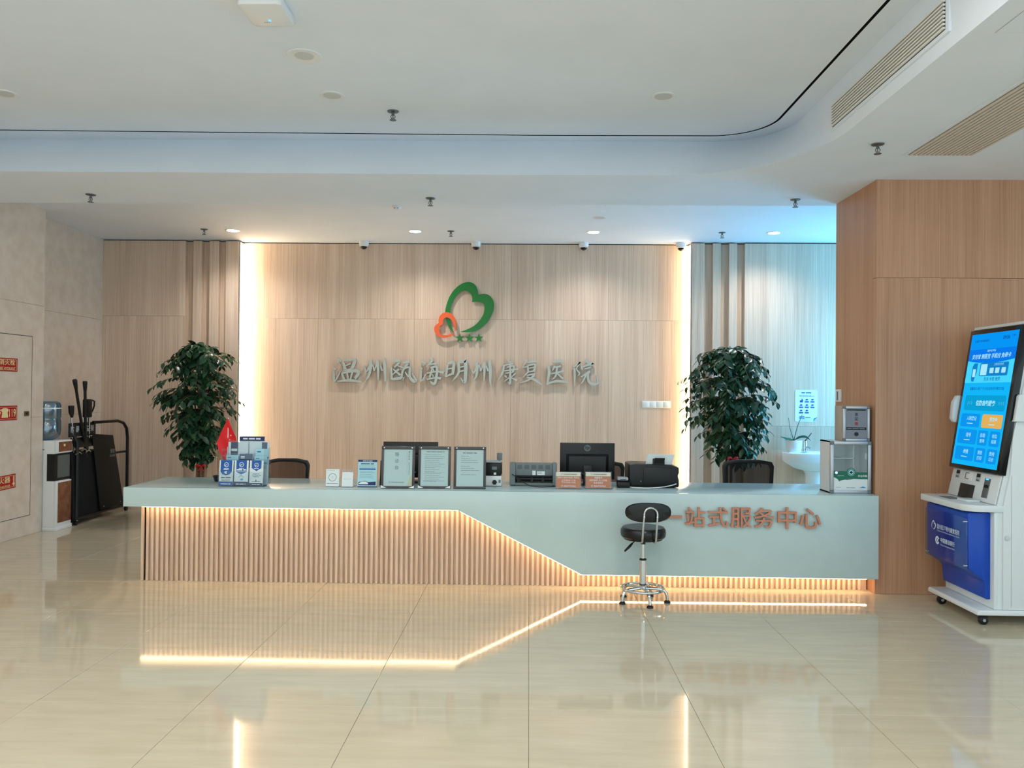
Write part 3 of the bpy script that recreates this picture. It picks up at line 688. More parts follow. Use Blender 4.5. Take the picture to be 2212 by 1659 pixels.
office_chair(-2.258, 7.5, .42, .886, 'black mesh-back office chair beside the brochure holder')
office_chair(2.04, 7.5, .475, .918, 'black mesh-back office chair in front of the plant near the basin')
office_chair(.665, 7.42, .45, .90, 'black mesh-back office chair half hidden behind the logo monitor')

# ================================================================== THINGS ON THE DESK
Z0 = ZT
# little flag
fg = thing('desk_flag', 'small red table flag on a thin pole behind the brochures', 'flag', (-2.45, 6.5, Z0))
MB().lathe([(.04, 0), (.04, .01), (.012, .018)], (-2.45, 6.5, Z0), seg=20).build('base', CHROME, fg)
MB().tube([(-2.45, 6.5, Z0), (-2.445, 6.5, 1.295)], .004, 7).build('pole', WHITE, fg)
FLAGR = mat('flag_red', (222, 16, 26), .55)
def flagpoly(pts):
    return [(-2.447 + a, 6.497 + .01 * math.sin(b * 40 + a * 60), 1.293 + b) for a, b in pts]
nr, rows = 6, [(0, -.001, .002), (-.05, -.022, .022), (-.1, -.048, .044), (-.15, -.072, .068), (-.2, -.088, .072), (-.25, -.075, .066), (-.3, -.05, .06), (-.35, -.025, .045), (-.38, -.012, .03)]
g = MB(); vs = []
for b, l, r in rows: vs += [flagpoly([(l + (r - l) * k / nr, b)])[0] for k in range(nr + 1)]
fs = [[i * (nr + 1) + k, i * (nr + 1) + k + 1, (i + 1) * (nr + 1) + k + 1, (i + 1) * (nr + 1) + k] for i in range(len(rows) - 1) for k in range(nr)]
g.add(vs, fs).build('cloth', FLAGR, fg)
Ff = Face((-2.447, 6.482, 1.293), *FRONT)
for a, b, r in ((.03, -.14, .008), (.022, -.175, .006)):
    Ff.poly('gold', [(a + (r if k % 2 == 0 else r * .4) * math.sin(k * PI / 5), b + (r if k % 2 == 0 else r * .4) * math.cos(k * PI / 5)) for k in range(10)], .0)
Ff.flush(fg, {'gold': 'star'})
# small black dish
MBd = MB().lathe([(.022, 0), (.03, .003), (.045, .05), (.042, .05), (.028, .008), (.001, .006)], (-2.56, 6.60, Z0), seg=24)
o = MBd.build('bowl', BLACKP, at=(-2.56, 6.60, Z0)); tag(o, 'small black bowl on the desk, behind the brochure holder', 'bowl')

# brochure holder and brochures
bx0, bx1, by = -2.43, -2.065, 6.27
bh = thing('brochure_holder', 'clear acrylic three tier brochure holder near the desk end', 'holder', (-2.25, by, Z0))
MB().box(bx0, bx1, by - .02, by + .16, Z0, Z0 + .005).build('base', ACRYL, bh)
for k, (yy, zz, hh) in enumerate(((by - .02, 0, .12), (by + .05, 0, .26), (by + .11, 0, .355))):
    MB().box(bx0 + (.03 if k else 0), bx1, yy, yy + .003, Z0, Z0 + hh).build('front_wall', ACRYL, bh)
for xx in (bx0 + .03, bx1 - .003, -2.305, -2.185):
    MB().box(xx, xx + .003, by - .02, by + .15, Z0 + .005, Z0 + (.3 if xx in (bx0 + .03, bx1 - .003) else .12)).build('divider', ACRYL, bh)
def brochure(x0, x1, y, z0, z1, label, fn, lean=.1, th=.006):
    t = thing('brochure', label, 'brochure', ((x0 + x1) / 2, y, Z0 + z0), 'leaflets in the acrylic holder')
    lz = math.tan(lean)
    h = z1 - z0
    MB().add([(x0, y, Z0 + z0), (x1, y, Z0 + z0), (x1, y + th, Z0 + z0), (x0, y + th, Z0 + z0), (x0, y + lz * h, Z0 + z1), (x1, y + lz * h, Z0 + z1), (x1, y + lz * h + th, Z0 + z1), (x0, y + lz * h + th, Z0 + z1)],
             [[3, 2, 1, 0], [4, 5, 6, 7], [0, 1, 5, 4], [1, 2, 6, 5], [2, 3, 7, 6], [3, 0, 4, 7]]).build('sheets', PAPERW, t, smooth=False)
    F = Face(((x0 + x1) / 2, y, Z0 + z0), (1, 0, 0), (0, lz, 1)); L = h * math.sqrt(1 + lz * lz)
    fn(F, (x1 - x0) / 2, L, t)
    F.flush(t, {'blue': 'printed_blue', 'navy': 'printed_navy', 'cyan': 'printed_cyan', 'pale': 'printed_pale', 'ink': 'printed_text', 'white': 'printed_white', 'red': 'printed_red', 'inkl': 'printed_text'})
def ring(F, key, a, b, r0, r1, lift=.0014, n=16):
    for k in range(n):
        p, q = 2 * PI * k / n, 2 * PI * (k + 1) / n
        F.poly(key, [(a + r0 * math.cos(p), b + r0 * math.sin(p)), (a + r1 * math.cos(p), b + r1 * math.sin(p)), (a + r1 * math.cos(q), b + r1 * math.sin(q)), (a + r0 * math.cos(q), b + r0 * math.sin(q))], lift)
def emblem(F, b, r):
    ring(F, 'white', 0, b, r * .78, r); F.poly('white', [(-r * .6, b - r * .1), (r * .1, b + r * .15), (r * .75, b - r * .05), (r * .1, b + r * .0), (-r * .45, b - r * .55)], .0014)
    F.lines('white', -r * 1.1, r * 1.1, [b - r * 1.75], r * .25, .0014)
def bro_a(F, hw, L, t):
    F.poly('blue', [(-hw * .82, L), (hw * .82, L), (hw * .82, L * .55), (hw * .5, L * .44), (0, L * .40), (-hw * .5, L * .44), (-hw * .82, L * .55)])
    emblem(F, L * .82, hw * .34); F.poly('white', [(-hw * .5, L * .62), (-hw * .1, L * .67), (hw * .5, L * .62)], .0014); F.poly('white', [(-hw * .3, L * .54), (hw * .1, L * .58), (hw * .1, L * .46), (-hw * .1, L * .46)], .0014)
    F.lines('ink', -hw * .7, hw * .7, [L * .3], L * .035); F.lines('inkl', -hw * .55, hw * .6, [L * .24, L * .19], L * .02)
    F.rect('blue', -hw, hw, 0, L * .16); F.lines('white', -hw * .7, hw * .7, [L * .05], L * .03, .0014)
def bro_b(F, hw, L, t):
    F.poly('blue', [(-hw * .75, L), (hw * .75, L), (hw * .75, L * .55), (0, L * .44), (-hw * .75, L * .55)])
    emblem(F, L * .83, hw * .34); F.lines('white', -hw * .68, hw * .68, [L * .6], L * .055, .0014); F.rect('white', -hw * .68, hw * .68, L * .565, L * .58, .0014)
    F.poly('ink', [(-hw * .4, L * .33), (0, L * .42), (hw * .4, L * .33), (hw * .4, L * .315), (0, L * .40), (-hw * .4, L * .315)])
    F.poly('cyan', [(-hw * .2, L * .24), (hw * .2, L * .3), (hw * .35, L * .24), (hw * .1, L * .2)])
    F.rect('navy', -hw, hw, 0, L * .16); F.lines('white', -hw * .7, hw * .7, [L * .05], L * .03, .0014)
def bro_c(F, hw, L, t):
    F.poly('blue', [(-hw * .72, L), (hw * .72, L), (hw * .72, L * .7), (0, L * .58), (-hw * .72, L * .7)])
    emblem(F, L * .82, hw * .32); F.lines('ink', -hw * .5, hw * .5, [L * .46], L * .02); F.lines('ink', -hw * .65, hw * .75, [L * .41], L * .02); F.lines('ink', -hw * .45, hw * .4, [L * .35], L * .02)
    F.poly('ink', [(-hw * .6, L * .18), (-hw * .1, L * .18), (0, L * .28), (hw * .1, L * .18), (hw * .6, L * .18), (hw * .6, L * .165), (-hw * .6, L * .165)])
    F.rect('navy', -hw, hw, 0, L * .11); F.lines('white', -hw * .6, hw * .6, [L * .04], L * .025, .0014)
def bro_top(k):
    def fn(F, hw, L, t):
        F.rect({'p': 'pale', 'b': 'navy', 'w': 'white', 'c': 'pale'}[k], -hw, hw, L * .55, L)
        if k == 'b': F.lines('white', -hw * .8, -hw * .2, [L * .88], L * .05, .0014); F.lines('white', -hw * .8, -hw * .2, [L * .85], L * .012, .0014)
        else: F.lines('blue', -hw * .75, -hw * .2, [L * .9], L * .03, .0014); F.rect('blue', -hw, hw, L * .74, L * .77, .0014)
    return fn
def bro_big(k):
    def fn(F, hw, L, t):
        if k == 0:
            F.rect('navy', -hw * .75, -hw * .02, L * .0, L); F.lines('white', -hw * .7, -hw * .1, [L * .78], L * .06, .0014)
            F.poly('cyan', [(-hw * .6, L * .58), (hw * .96, L * .74), (hw * .96, L * .3), (-hw * .6, L * .3)], .0011)
        elif k == 1:
            F.rect('navy', hw * .25, hw * .8, L * .5, L); F.lines('white', hw * .3, hw * .75, [L * .78], L * .05, .0014); F.poly('inkl', [(-hw * .8, L * .55), (-hw * .2, L * .68), (hw * .2, L * .62), (hw * .2, L * .4), (-hw * .8, L * .4)])
        else:
            F.rect('navy', -hw, hw, L * .9, L); F.lines('white', -hw * .7, hw * .7, [L * .935], L * .03, .0014); F.lines('inkl', -hw * .8, hw * .8, [L * .87], L * .008)
    return fn
brochure(bx0 + .005, -2.315, by - .014, .008, .205, 'white leaflet with rounded blue badge, front left slot of the holder', bro_a)
brochure(-2.305, -2.195, by - .014, .008, .205, 'white leaflet with pointed blue badge and house, front middle slot', bro_b)
brochure(-2.185, -2.078, by - .014, .008, .205, 'white leaflet with short blue badge, front right slot of the holder', bro_c)
brochure(-2.40, -2.305, by + .056, .008, .24, 'pale leaflet top behind the rounded badge leaflet', bro_top('p'))
brochure(-2.295, -2.19, by + .056, .008, .25, 'dark blue leaflet top in the centre of the holder', bro_top('b'))
brochure(-2.175, -2.075, by + .056, .008, .235, 'pale cyan leaflet, lower of the two at the right of the holder', bro_top('c'))
brochure(-2.175, -2.07, by + .078, .008, .29, 'pale cyan leaflet, upper of the two at the right of the holder', bro_top('c'))
brochure(-2.405, -2.245, by + .115, .01, .34, 'navy and cyan booklet at the rear left of the holder', bro_big(0), .06)
brochure(-2.235, -2.075, by + .115, .01, .34, 'white booklet with navy block at the rear right of the holder', bro_big(1), .06)
brochure(-2.325, -2.12, by + .135, .01, .385, 'white sheet with navy title band, tallest in the holder', bro_big(2), .05)

# acrylic table cards
def card(x0, x1, y, h, label, fn, lean=.12, base=True, name='table_card'):
    t = thing(name, label, 'card', ((x0 + x1) / 2, y, Z0), 'small stand-up cards on the desk')
    lz = math.tan(lean)
    MB().add([(x0, y, Z0 + .003), (x1, y, Z0 + .003), (x1, y + .004, Z0 + .003), (x0, y + .004, Z0 + .003), (x0, y + lz * h, Z0 + h), (x1, y + lz * h, Z0 + h), (x1, y + lz * h + .004, Z0 + h), (x0, y + lz * h + .004, Z0 + h)],
             [[3, 2, 1, 0], [4, 5, 6, 7], [0, 1, 5, 4], [1, 2, 6, 5], [2, 3, 7, 6], [3, 0, 4, 7]]).build('holder', ACRYL, t, smooth=False)
    if base: MB().box(x0, x1, y - .004, y + .07, Z0, Z0 + .003).build('foot', ACRYL, t)
    F = Face(((x0 + x1) / 2, y, Z0 + .004), (1, 0, 0), (0, lz, 1)); fn(F, (x1 - x0) / 2, (h - .004) * math.sqrt(1 + lz * lz), t)
    F.flush(t, {'white': 'printed_sheet', 'ink': 'printed_text', 'inkl': 'printed_ring', 'navy': 'printed_navy', 'blue': 'printed_blue', 'pale': 'printed_pale'})
def c1(F, hw, L, t):
    F.rect('white', -hw * .95, hw * .95, L * .02, L * .98)
    ring(F, 'inkl', 0, L * .52, hw * .5, hw * .58); F.lines('ink', -hw * .8, hw * .8, [L * .16], L * .02); F.lines('inkl', -hw * .8, hw * .3, [L * .9], L * .015)
    text(F.mb.setdefault('inkl', MB()), F, '☺', 0, L * .52, h=L * .12, lift=.0016)
def c2(F, hw, L, t):
    F.rect('white', -hw * .9, hw * .9, L * .02, L * .82); F.lines('inkl', -hw * .6, hw * .6, [L * .44], L * .012)
def c3(F, hw, L, t):
    F.rect('pale', -hw, hw, 0, L); F.rect('navy', -hw, hw, L * .92, L, .0011); F.lines('white', -hw * .5, hw * .5, [L * .945], L * .02, .0014)
    F.lines('navy', -hw * .7, hw * .7, [L * .83], L * .035, .0014); F.lines('inkl', -hw * .85, hw * .85, [L * .77, L * .72], L * .014, .0014, .2)
    F.rect('blue', -hw * .85, hw * .85, L * .63, L * .68, .0011); F.lines('inkl', -hw * .8, hw * .8, [L * .57, L * .52, L * .45, L * .39, L * .33], L * .012, .0014, .4)
    F.poly('navy', [(-hw * .9, L * .06), (hw * .9, L * .06), (hw * .9, L * .2), (hw * .1, L * .18), (-hw * .2, L * .22), (-hw * .9, L * .18)], .0012)
    F.poly('white', [(-hw * .85, L * .1), (hw * .1, L * .1), (hw * .1, L * .15), (-hw * .15, L * .2), (-hw * .6, L * .19), (-hw * .85, L * .14)], .0014)
    F.rect('navy', -hw, hw, 0, L * .03, .0011)
card(-1.595, -1.485, 6.30, .143, 'small white card with a round grey emblem, first card after the brochures', c1)
card(-1.466, -1.371, 6.288, .143, 'small white card in clear acrylic between the emblem card and blue notice', c2)
card(-1.341, -1.190, 6.30, .216, 'pale blue notice card with dark vehicle photo strip at the bottom', c3)

# framed notices
def notice(x0, x1, y, h, label, fn):
    t = thing('notice_frame', label, 'frame', ((x0 + x1) / 2, y, Z0), 'dark framed notices standing on the desk')
    G = mat('frame_grey', (70, 68, 68), .3, .3); lean = .1; lz = math.tan(lean); w2 = (x1 - x0) / 2; xm = (x0 + x1) / 2
    F = Face((xm, y, Z0), (1, 0, 0), (0, lz, 1)); b_ = .02
    def slab(a0, a1, b0, b1, l0, l1, name, material, bev=0):
        p = [F.p(a, b, l) for l in (l0, l1) for a, b in ((a0, b0), (a1, b0), (a1, b1), (a0, b1))]
        return MB().add(p, [[3, 2, 1, 0], [4, 5, 6, 7], [0, 1, 5, 4], [1, 2, 6, 5], [2, 3, 7, 6], [3, 0, 4, 7]]).build(name, material, t, bevel=bev)
    slab(-w2, w2, h - .026, h, -.004, .010, 'frame_top', G, .003); slab(-w2, w2, 0, b_, -.004, .012, 'frame_bottom', G, .003)
    slab(-w2, -w2 + .02, b_, h - .026, -.004, .009, 'frame_side', G, .003); slab(w2 - .02, w2, b_, h - .026, -.004, .009, 'frame_side', G, .003)
    slab(-w2 + .02, w2 - .02, b_, h - .026, -.003, .002, 'sheet', PAPERW)
    slab(-w2 + .018, w2 - .018, b_ - .002, h - .024, .007, .0085, 'pane', GLASS)
    for s in (-1, 1):
        c = F.p(s * (w2 - .022), h - .013, .011)
        MB().lathe([(.005, 0), (.005, -.003), (.002, -.004)], c, 'y', 12).build('rivet', CHROME, t)
    MB().tube([F.p(0, h * .7, -.005), (xm, y + .16, Z0 + .006)], .006, 6).build('prop', BLACKP, t)
    F2 = Face(F.p(0, 0, .0022), (1, 0, 0), (0, lz, 1))
    if fn is not n3:
        for s in (-1, 1): F2.poly('white', [(s * (w2 - .002), .004), (s * (w2 - .045), .006), (s * (w2 - .02), .016), (s * (w2 - .002), .026)], .0115)
    fn(F2, w2, h, t); F2.flush(t, {'ink': 'printed_text', 'inkl': 'printed_text', 'gold': 'printed_corner', 'white': 'corner_mark'})
def n1(F, w2, h, t):
    m_ = F.mb.setdefault('ink', MB())
    for k, ch in enumerate('导诊台'): text(m_, F, ch, -.01, h * .80 - k * .05, h=.032)
    for k, ch in enumerate('服务热线'): text(m_, F, ch, w2 - .045, h * .86 - k * .018, h=.013)
    F.rect('inkl', w2 - .062, w2 - .061, h * .35, h * .86); 
    for k in range(11): F.rect('inkl', w2 - .049, w2 - .041, h * .6 - k * .009, h * .6 - k * .009 + .005)
    text(m_, F, '温州瓯海明州康复医院', .0, h * .145, wd=.1); ring(F, 'inkl', -.065, h * .145, .006, .008)
    F.poly('gold', [(w2 - .021, .022), (w2 - .021, h * .33), (w2 - .045, h * .24), (w2 - .05, h * .12), (w2 - .065, .022)])
def n2(F, w2, h, t):
    F.lines('inkl', -w2 * .5, w2 * .7, [h * .86], .006, rag=.1)
    F.lines('inkl', -w2 * .6, w2 * .65, [h * .86 - .022 - k * .0145 for k in range(15)], .003, rag=.55)
    for b in (h * .72, h * .5, h * .38): F.rect('inkl', -w2 * .65, w2 * .65, b, b + .001)
    F.lines('inkl', -w2 * .7, w2 * .1, [h * .17], .004)
def n3(F, w2, h, t):
    F.lines('ink', -w2 * .45, w2 * .45, [h * .84], .006); F.lines('inkl', -w2 * .55, w2 * .6, [h * .77, h * .72, h * .67, h * .62, h * .53, h * .48, h * .43, h * .33], .0035, rag=.6)
notice(-1.148, -.885, 6.255, .33, 'dark framed notice with three large characters, leftmost of the three frames', n1)
notice(-.861, -.605, 6.275, .33, 'dark framed notice filled with a table of text, middle of the three frames', n2)
notice(-.581, -.329, 6.275, .33, 'dark framed notice with short text lines, rightmost of the three frames', n3)

# monitors (seen from behind)
def monitor(x0, x1, y, z0, z1, label, logo):
    t = thing('monitor', label, 'monitor', ((x0 + x1) / 2, y, Z0), 'black monitors on the desk'); xm = (x0 + x1) / 2
    MB().box(x0, x1, y, y + .022, z0, z1).build('casing', BLACKP, t, bevel=.004)
    MB().box(x0 + .012, x1 - .012, y + .0215, y + .0235, z0 + .02, z1 - .012).build('screen', mat('dark_screen', (10, 14, 18), .15), t)
    hump = MB().add([(x0 + .05, y, z0 + .03), (x1 - .05, y, z0 + .03), (x1 - .05, y, z1 - .09), (x0 + .05, y, z1 - .09), (x0 + .075, y - .025, z0 + .04), (x1 - .075, y - .025, z0 + .04), (x1 - .075, y - .025, z1 - .11), (x0 + .075, y - .025, z1 - .11)],
                   [[3, 2, 1, 0], [4, 5, 6, 7], [0, 1, 5, 4], [1, 2, 6, 5], [2, 3, 7, 6], [3, 0, 4, 7]]).build('back_housing', BLACKP, t, bevel=.004)
    MB().box(xm - .035, xm + .035, y - .045, y - .02, Z0 + .01, z0 + .12).build('stand', BLACKP, t, bevel=.004)
    MB().prism([(xm + a, y + b) for a, b in rrect(-.115, .115, -.11, .09, .03)], 'z', Z0, Z0 + .012).build('foot', BLACKP, t, bevel=.003)
    F = Face((xm, y - .0252, z0 + .05), *FRONT)
    for a, wd in ((-.1, .03), (-.04, .04), (.03, .016), (.07, .05)): F.rect('inkl', a, a + wd, -.005, .006)
    F.flush(t, {'inkl': 'port'})
    if logo:
        mb = MB().lathe([(.028, 0), (.028, -.002), (.003, -.002)], (xm, y, z1 - .042), 'y', 28); lo = mb.build('logo_disc', mat('logo_grey', (92, 98, 102), .35), t)
        Fl = Face((xm, y - .0022, z1 - .042), *FRONT); m2 = text(MB(), Fl, 'hp', 0, 0, h=.036, bold=.01, shear=.25); m2.build('logo_letters', BLACKP, lo, smooth=False)
monitor(-1.215, -.755, 6.72, .80, 1.10, 'black monitor back behind the framed notices, left of the two', False)
monitor(.265, .720, 6.70, .805, 1.107, 'black monitor back with round grey logo, between the two printers', True)
# left desk phone edge behind first frame
ph = thing('desk_phone', 'slim black desk phone mostly hidden behind the leftmost notice frame', 'phone', (-1.16, 6.48, Z0))
MB().prism([(6.42, Z0), (6.56, Z0), (6.53, Z0 + .05), (6.47, Z0 + .2), (6.45, Z0 + .2)], 'x', -1.19, -1.06).build('body', BLACKP, ph, bevel=.006)
MB().box(-1.185, -1.15, 6.42, 6.46, Z0 + .02, Z0 + .19).build('handset', BLACKP, ph, bevel=.01)

# card machine beside frame 3
cm = thing('card_machine', 'black and white desktop card machine with plug beside the rightmost notice frame', 'machine', (-.28, 6.52, Z0))
MB().box(-.36, -.212, 6.46, 6.62, Z0 + .004, Z0 + .085).build('lower_body', WHITE, cm, bevel=.006)
MB().box(-.36, -.212, 6.462, 6.62, Z0 + .086, Z0 + .19).build('upper_body', BLACKP, cm, bevel=.012)
MB().box(-.355, -.216, 6.47, 6.62, Z0 + .19, Z0 + .2).build('lid', LGREY, cm, bevel=.003)
MB().lathe([(.02, 0), (.02, -.014), (.014, -.022)], (-.268, 6.46, Z0 + .035), 'y', 6).build('plug', BLACKP, cm)
MB().box(-.29, -.25, 6.455, 6.462, Z0 + .135, Z0 + .16).build('slot', GREYP, cm); MB().box(-.275, -.255, 6.457, 6.461, Z0 + .095, Z0 + .112).build('sticker', PAPERW, cm)
MB().box(-.236, -.219, 6.455, 6.461, Z0 + .03, Z0 + .055).build('port', GREYP, cm)
MB().tube([(-.232, 6.55, Z0 + .19), (-.232, 6.55, Z0 + .215)], .006, 8).build('mirror_stalk', LGREY, cm)
MB().cyl((-.232, 6.55, Z0 + .208), .022, .055).build('scan_head', GREYP, cm, bevel=.004)

# dot matrix printer
dp = thing('dot_matrix_printer', 'grey dot matrix printer seen from behind, beside the card machine', 'printer', (.045, 6.6, Z0))
x0, x1, y = -.148, .236, 6.52
for xx0, xx1 in ((x0, x0 + .045), (x1 - .035, x1)):
    MB().prism([(y, Z0 + .006), (y + .26, Z0 + .006), (y + .26, Z0 + .12), (y + .1, Z0 + .186), (y + .02, Z0 + .186)], 'x', xx0, xx1).build('end_cheek', GREYP, dp, bevel=.006)
MB().prism([(y + .03, Z0 + .082), (y + .25, Z0 + .082), (y + .25, Z0 + .12), (y + .1, Z0 + .182), (y + .03, Z0 + .182)], 'x', x0 + .045, x1 - .035).build('cover', GREYP, dp, bevel=.003)
MB().box(x0 + .045, x1 - .035, y + .01, y + .25, Z0 + .004, Z0 + .024).build('tray', GREYP, dp)
MB().box(x0 + .045, x1 - .035, y + .07, y + .25, Z0 + .02, Z0 + .09).build('paper_path', BLACKP, dp)
MB().cyl((x0 + .05, y + .05, Z0 + .052), .014, x1 - x0 - .09, 'x', 14).build('roller', BLACKP, dp)
for a in (.06, .17, .26): MB().box(x0 + a, x0 + a + .02, y + .025, y + .06, Z0 + .026, Z0 + .066).build('tractor', BLACKM, dp)
F = Face((x0, y + .03, Z0), *FRONT); VG = mat('vent_grey', (78, 86, 90), .6); KM['vg'] = VG
for k in range(5):
    for j in range(6): F.rect('vg', .062 + k * .057, .100 + k * .057, .135 + j * .006, .1385 + j * .006)
F.rect('white', .183, .210, .086, .122); F.rect('white', .222, .285, .086, .118); F.lines('ink', .228, .26, [.095, .103, .11], .002, .0016)
F.flush(dp, {'vg': 'vent_slots', 'white': 'sticker', 'ink': 'sticker_print'})
cb = MB().tube([Vector(p) for p in [(-.13, 6.515, .86), (-.1, 6.5, .845), (-.04, 6.46, .80), (.02, 6.44, .775), (.1, 6.43, .769), (.2, 6.44, .772), (.27, 6.5, .769), (.42, 6.56, .769)]], .0035, 6)
o = cb.build('power_cable', BLACKP, at=(-.1, 6.5, Z0)); tag(o, 'black power cable hanging from the grey dot matrix printer', 'cable')
wc = MB().tube(bez((1.19, 6.478, .80), (1.1, 6.42, .775), (.95, 6.44, .769), 8) + bez((.95, 6.44, .769), (.86, 6.45, .769), (.80, 6.52, .769), 6)[1:], .004, 6)
o = wc.build('usb_cable', WHITE, at=(1.0, 6.45, Z0)); tag(o, 'thin white cable lying in front of the black inkjet printer', 'cable')

# orange acrylic notices
OR = mat('copper_print', (186, 122, 92), .45); CR = mat('cream_print', (216, 212, 196), .5); KM['or'] = OR; KM['cr'] = CR
def tagplate(x0, x1, y, label, rows):
    t = thing('acrylic_notice', label, 'sign', ((x0 + x1) / 2, y, Z0), 'copper coloured acrylic notices on the desk')
    w2 = (x1 - x0) / 2; F = Face(((x0 + x1) / 2, y, Z0 + .004), (1, 0, 0), (0, .12, 1)); h = .134
    def slab(a0, a1, b0, b1, l0, l1, name, material):
        p = [F.p(a, b, l) for l in (l0, l1) for a, b in ((a0, b0), (a1, b0), (a1, b1), (a0, b1))]
        MB().add(p, [[3, 2, 1, 0], [4, 5, 6, 7], [0, 1, 5, 4], [1, 2, 6, 5], [2, 3, 7, 6], [3, 0, 4, 7]]).build(name, material, t, smooth=False)
    slab(-w2, w2, 0, h, -.005, -.001, 'acrylic_plate', ACRYL); MB().box(x0, x1, y - .01, y + .06, Z0, Z0 + .004).build('foot', ACRYL, t)
    F.rect('or', -w2 + .008, w2 - .008, .006, .096); F.rect('cr', -w2 + .008, w2 - .008, .097, .128)
    m_ = F.mb.setdefault('ink', MB()); text(m_, F, '温州瓯海明州康复医院', .014, .112, wd=.105); ring(F, 'inkl', -.052, .112, .005, .007)
    m2 = F.mb.setdefault('white', MB())
    for s_, b, wd in rows: text(m2, F, s_, 0, b, wd=wd)
    F.flush(t, {'or': 'printed_copper', 'cr': 'printed_cream', 'ink': 'printed_name', 'inkl': 'printed_logo', 'white': 'printed_lines'})
tagplate(.215, .423, 6.34, 'copper acrylic notice with opening hours, left of the pair', [('客服中心服务时间(周一至周日)', .085, .17), ('上午08:00-11:30', .066, .11), ('下午13:30-17:00', .049, .11), ('✆18267735963', .02, .115)])
tagplate(.450, .662, 6.36, 'copper acrylic notice with phone number, right of the pair', [('温馨提示', .086, .062), ('短时离开,马上回来', .065, .14), ('有事请联系', .045, .075), ('✆18267735963', .02, .115)])
# card reader
cr = thing('card_reader', 'small black card reader with white top before the inkjet printer', 'reader', (.77, 6.5, Z0))
MB().prism([(6.46, Z0 + .002), (6.56, Z0 + .002), (6.56, Z0 + .05), (6.50, Z0 + .06), (6.46, Z0 + .045)], 'x', .718, .818).build('body', BLACKP, cr, bevel=.006)
MB().box(.722, .806, 6.475, 6.55, Z0 + .058, Z0 + .082).build('top_cover', LGREY, cr, bevel=.005)
MB().box(.74, .79, 6.4735, 6.476, Z0 + .063, Z0 + .068).build('slot', DARK, cr)
# inkjet printer
ij = thing('inkjet_printer', 'black inkjet printer with paper sheets standing in its feeder', 'printer', (1.02, 6.6, Z0))
MB().prism([(.835, Z0 + .004), (1.215, Z0 + .004), (1.215, Z0 + .06), (1.205, Z0 + .10), (1.215, Z0 + .12), (1.215, Z0 + .165), (1.15, Z0 + .185), (.87, Z0 + .19), (.815, Z0 + .185), (.815, Z0 + .02)], 'y', 6.49, 6.80).build('body', BLACKP, ij, bevel=.012)
MB().box(.93, 1.15, 6.484, 6.492, Z0 + .02, Z0 + .165).build('rear_panel', BLACKM, ij, bevel=.004)
MB().box(1.005, 1.1, 6.50, 6.515, Z0 + .15, Z0 + .235).build('paper_support', BLACKP, ij, bevel=.004).rotation_euler[0] = 0
pp = MB().add([(.945, 6.53, Z0 + .165), (1.155, 6.53, Z0 + .165), (1.178, 6.49, Z0 + .268), (.968, 6.49, Z0 + .272), (.945, 6.536, Z0 + .165), (1.155, 6.536, Z0 + .165), (1.178, 6.496, Z0 + .268), (.968, 6.496, Z0 + .272)],
             [[3, 2, 1, 0], [4, 5, 6, 7], [0, 1, 5, 4], [1, 2, 6, 5], [2, 3, 7, 6], [3, 0, 4, 7]]).build('paper_sheets', PAPERW, ij, smooth=False)
MB().add([(1.01, 6.522, Z0 + .16), (1.09, 6.522, Z0 + .16), (1.10, 6.494, Z0 + .24), (1.02, 6.494, Z0 + .24), (1.01, 6.512, Z0 + .16), (1.09, 6.512, Z0 + .16), (1.10, 6.484, Z0 + .24), (1.02, 6.484, Z0 + .24)],
         [[3, 2, 1, 0], [4, 5, 6, 7], [0, 1, 5, 4], [1, 2, 6, 5], [2, 3, 7, 6], [3, 0, 4, 7]]).build('feeder_flap', BLACKM, ij)
MB().box(.905, .911, 6.487, 6.491, Z0 + .05, Z0 + .056).build('screw', LGREY, ij)

# medicine cabinet
mc = thing('medicine_cabinet', 'aluminium framed glass first aid cabinet with green banner on the desk end', 'cabinet', (2.49, 6.36, Z0))
x0, x1, y0, y1, z1 = 2.335, 2.648, 6.255, 6.48, Z0 + .403
MCW = mat('cabinet_white', (214, 216, 216), .45)
MB().box(x0, x0 + .008, y0 + .02, y1, Z0, z1).build('side_panel', MCW, mc); MB().box(x1 - .008, x1, y0 + .02, y1, Z0, z1).build('side_panel', MCW, mc)
MB().box(x0 + .008, x1 - .008, y1 - .008, y1, Z0, z1).build('back_panel', MCW, mc)
MB().box(x0, x1, y0 + .02, y1, z1 - .01, z1).build('top_panel', MCW, mc); MB().box(x0, x1, y0 + .02, y1, Z0, Z0 + .01).build('bottom_panel', MCW, mc)
MB().box(x0 + .01, x0 + .2, y0 + .05, y1 - .01, Z0 + .265, Z0 + .27).build('shelf', MCW, mc); MB().box(x0 + .195, x0 + .2, y0 + .05, y1 - .01, Z0 + .01, z1 - .01).build('partition', MCW, mc)
for b in ((x0, x0 + .026, Z0, z1), (x1 - .026, x1, Z0, z1)): MB().box(b[0], b[1], y0, y0 + .025, b[2] + .026, b[3] - .026).build('frame_post', ALU, mc, bevel=.004)
for b in ((Z0, Z0 + .026), (z1 - .026, z1)): MB().box(x0 + .026, x1 - .026, y0, y0 + .025, b[0], b[1]).build('frame_rail', ALU, mc, bevel=.004)
for xx in (x0, x1 - .026):
    for zz in (Z0, z1 - .026): MB().box(xx, xx + .026, y0 - .001, y0 + .025, zz, zz + .026).build('corner_block', GREYP, mc, bevel=.004)
dr = MB().box(x0 + .026, x1 - .026, y0 + .01, y0 + .014, Z0 + .026, z1 - .026).build('glass_door', GLASS, mc)
F = Face((x0 + .026, y0 + .0098, Z0 + .026), *FRONT); wd = x1 - x0 - .052
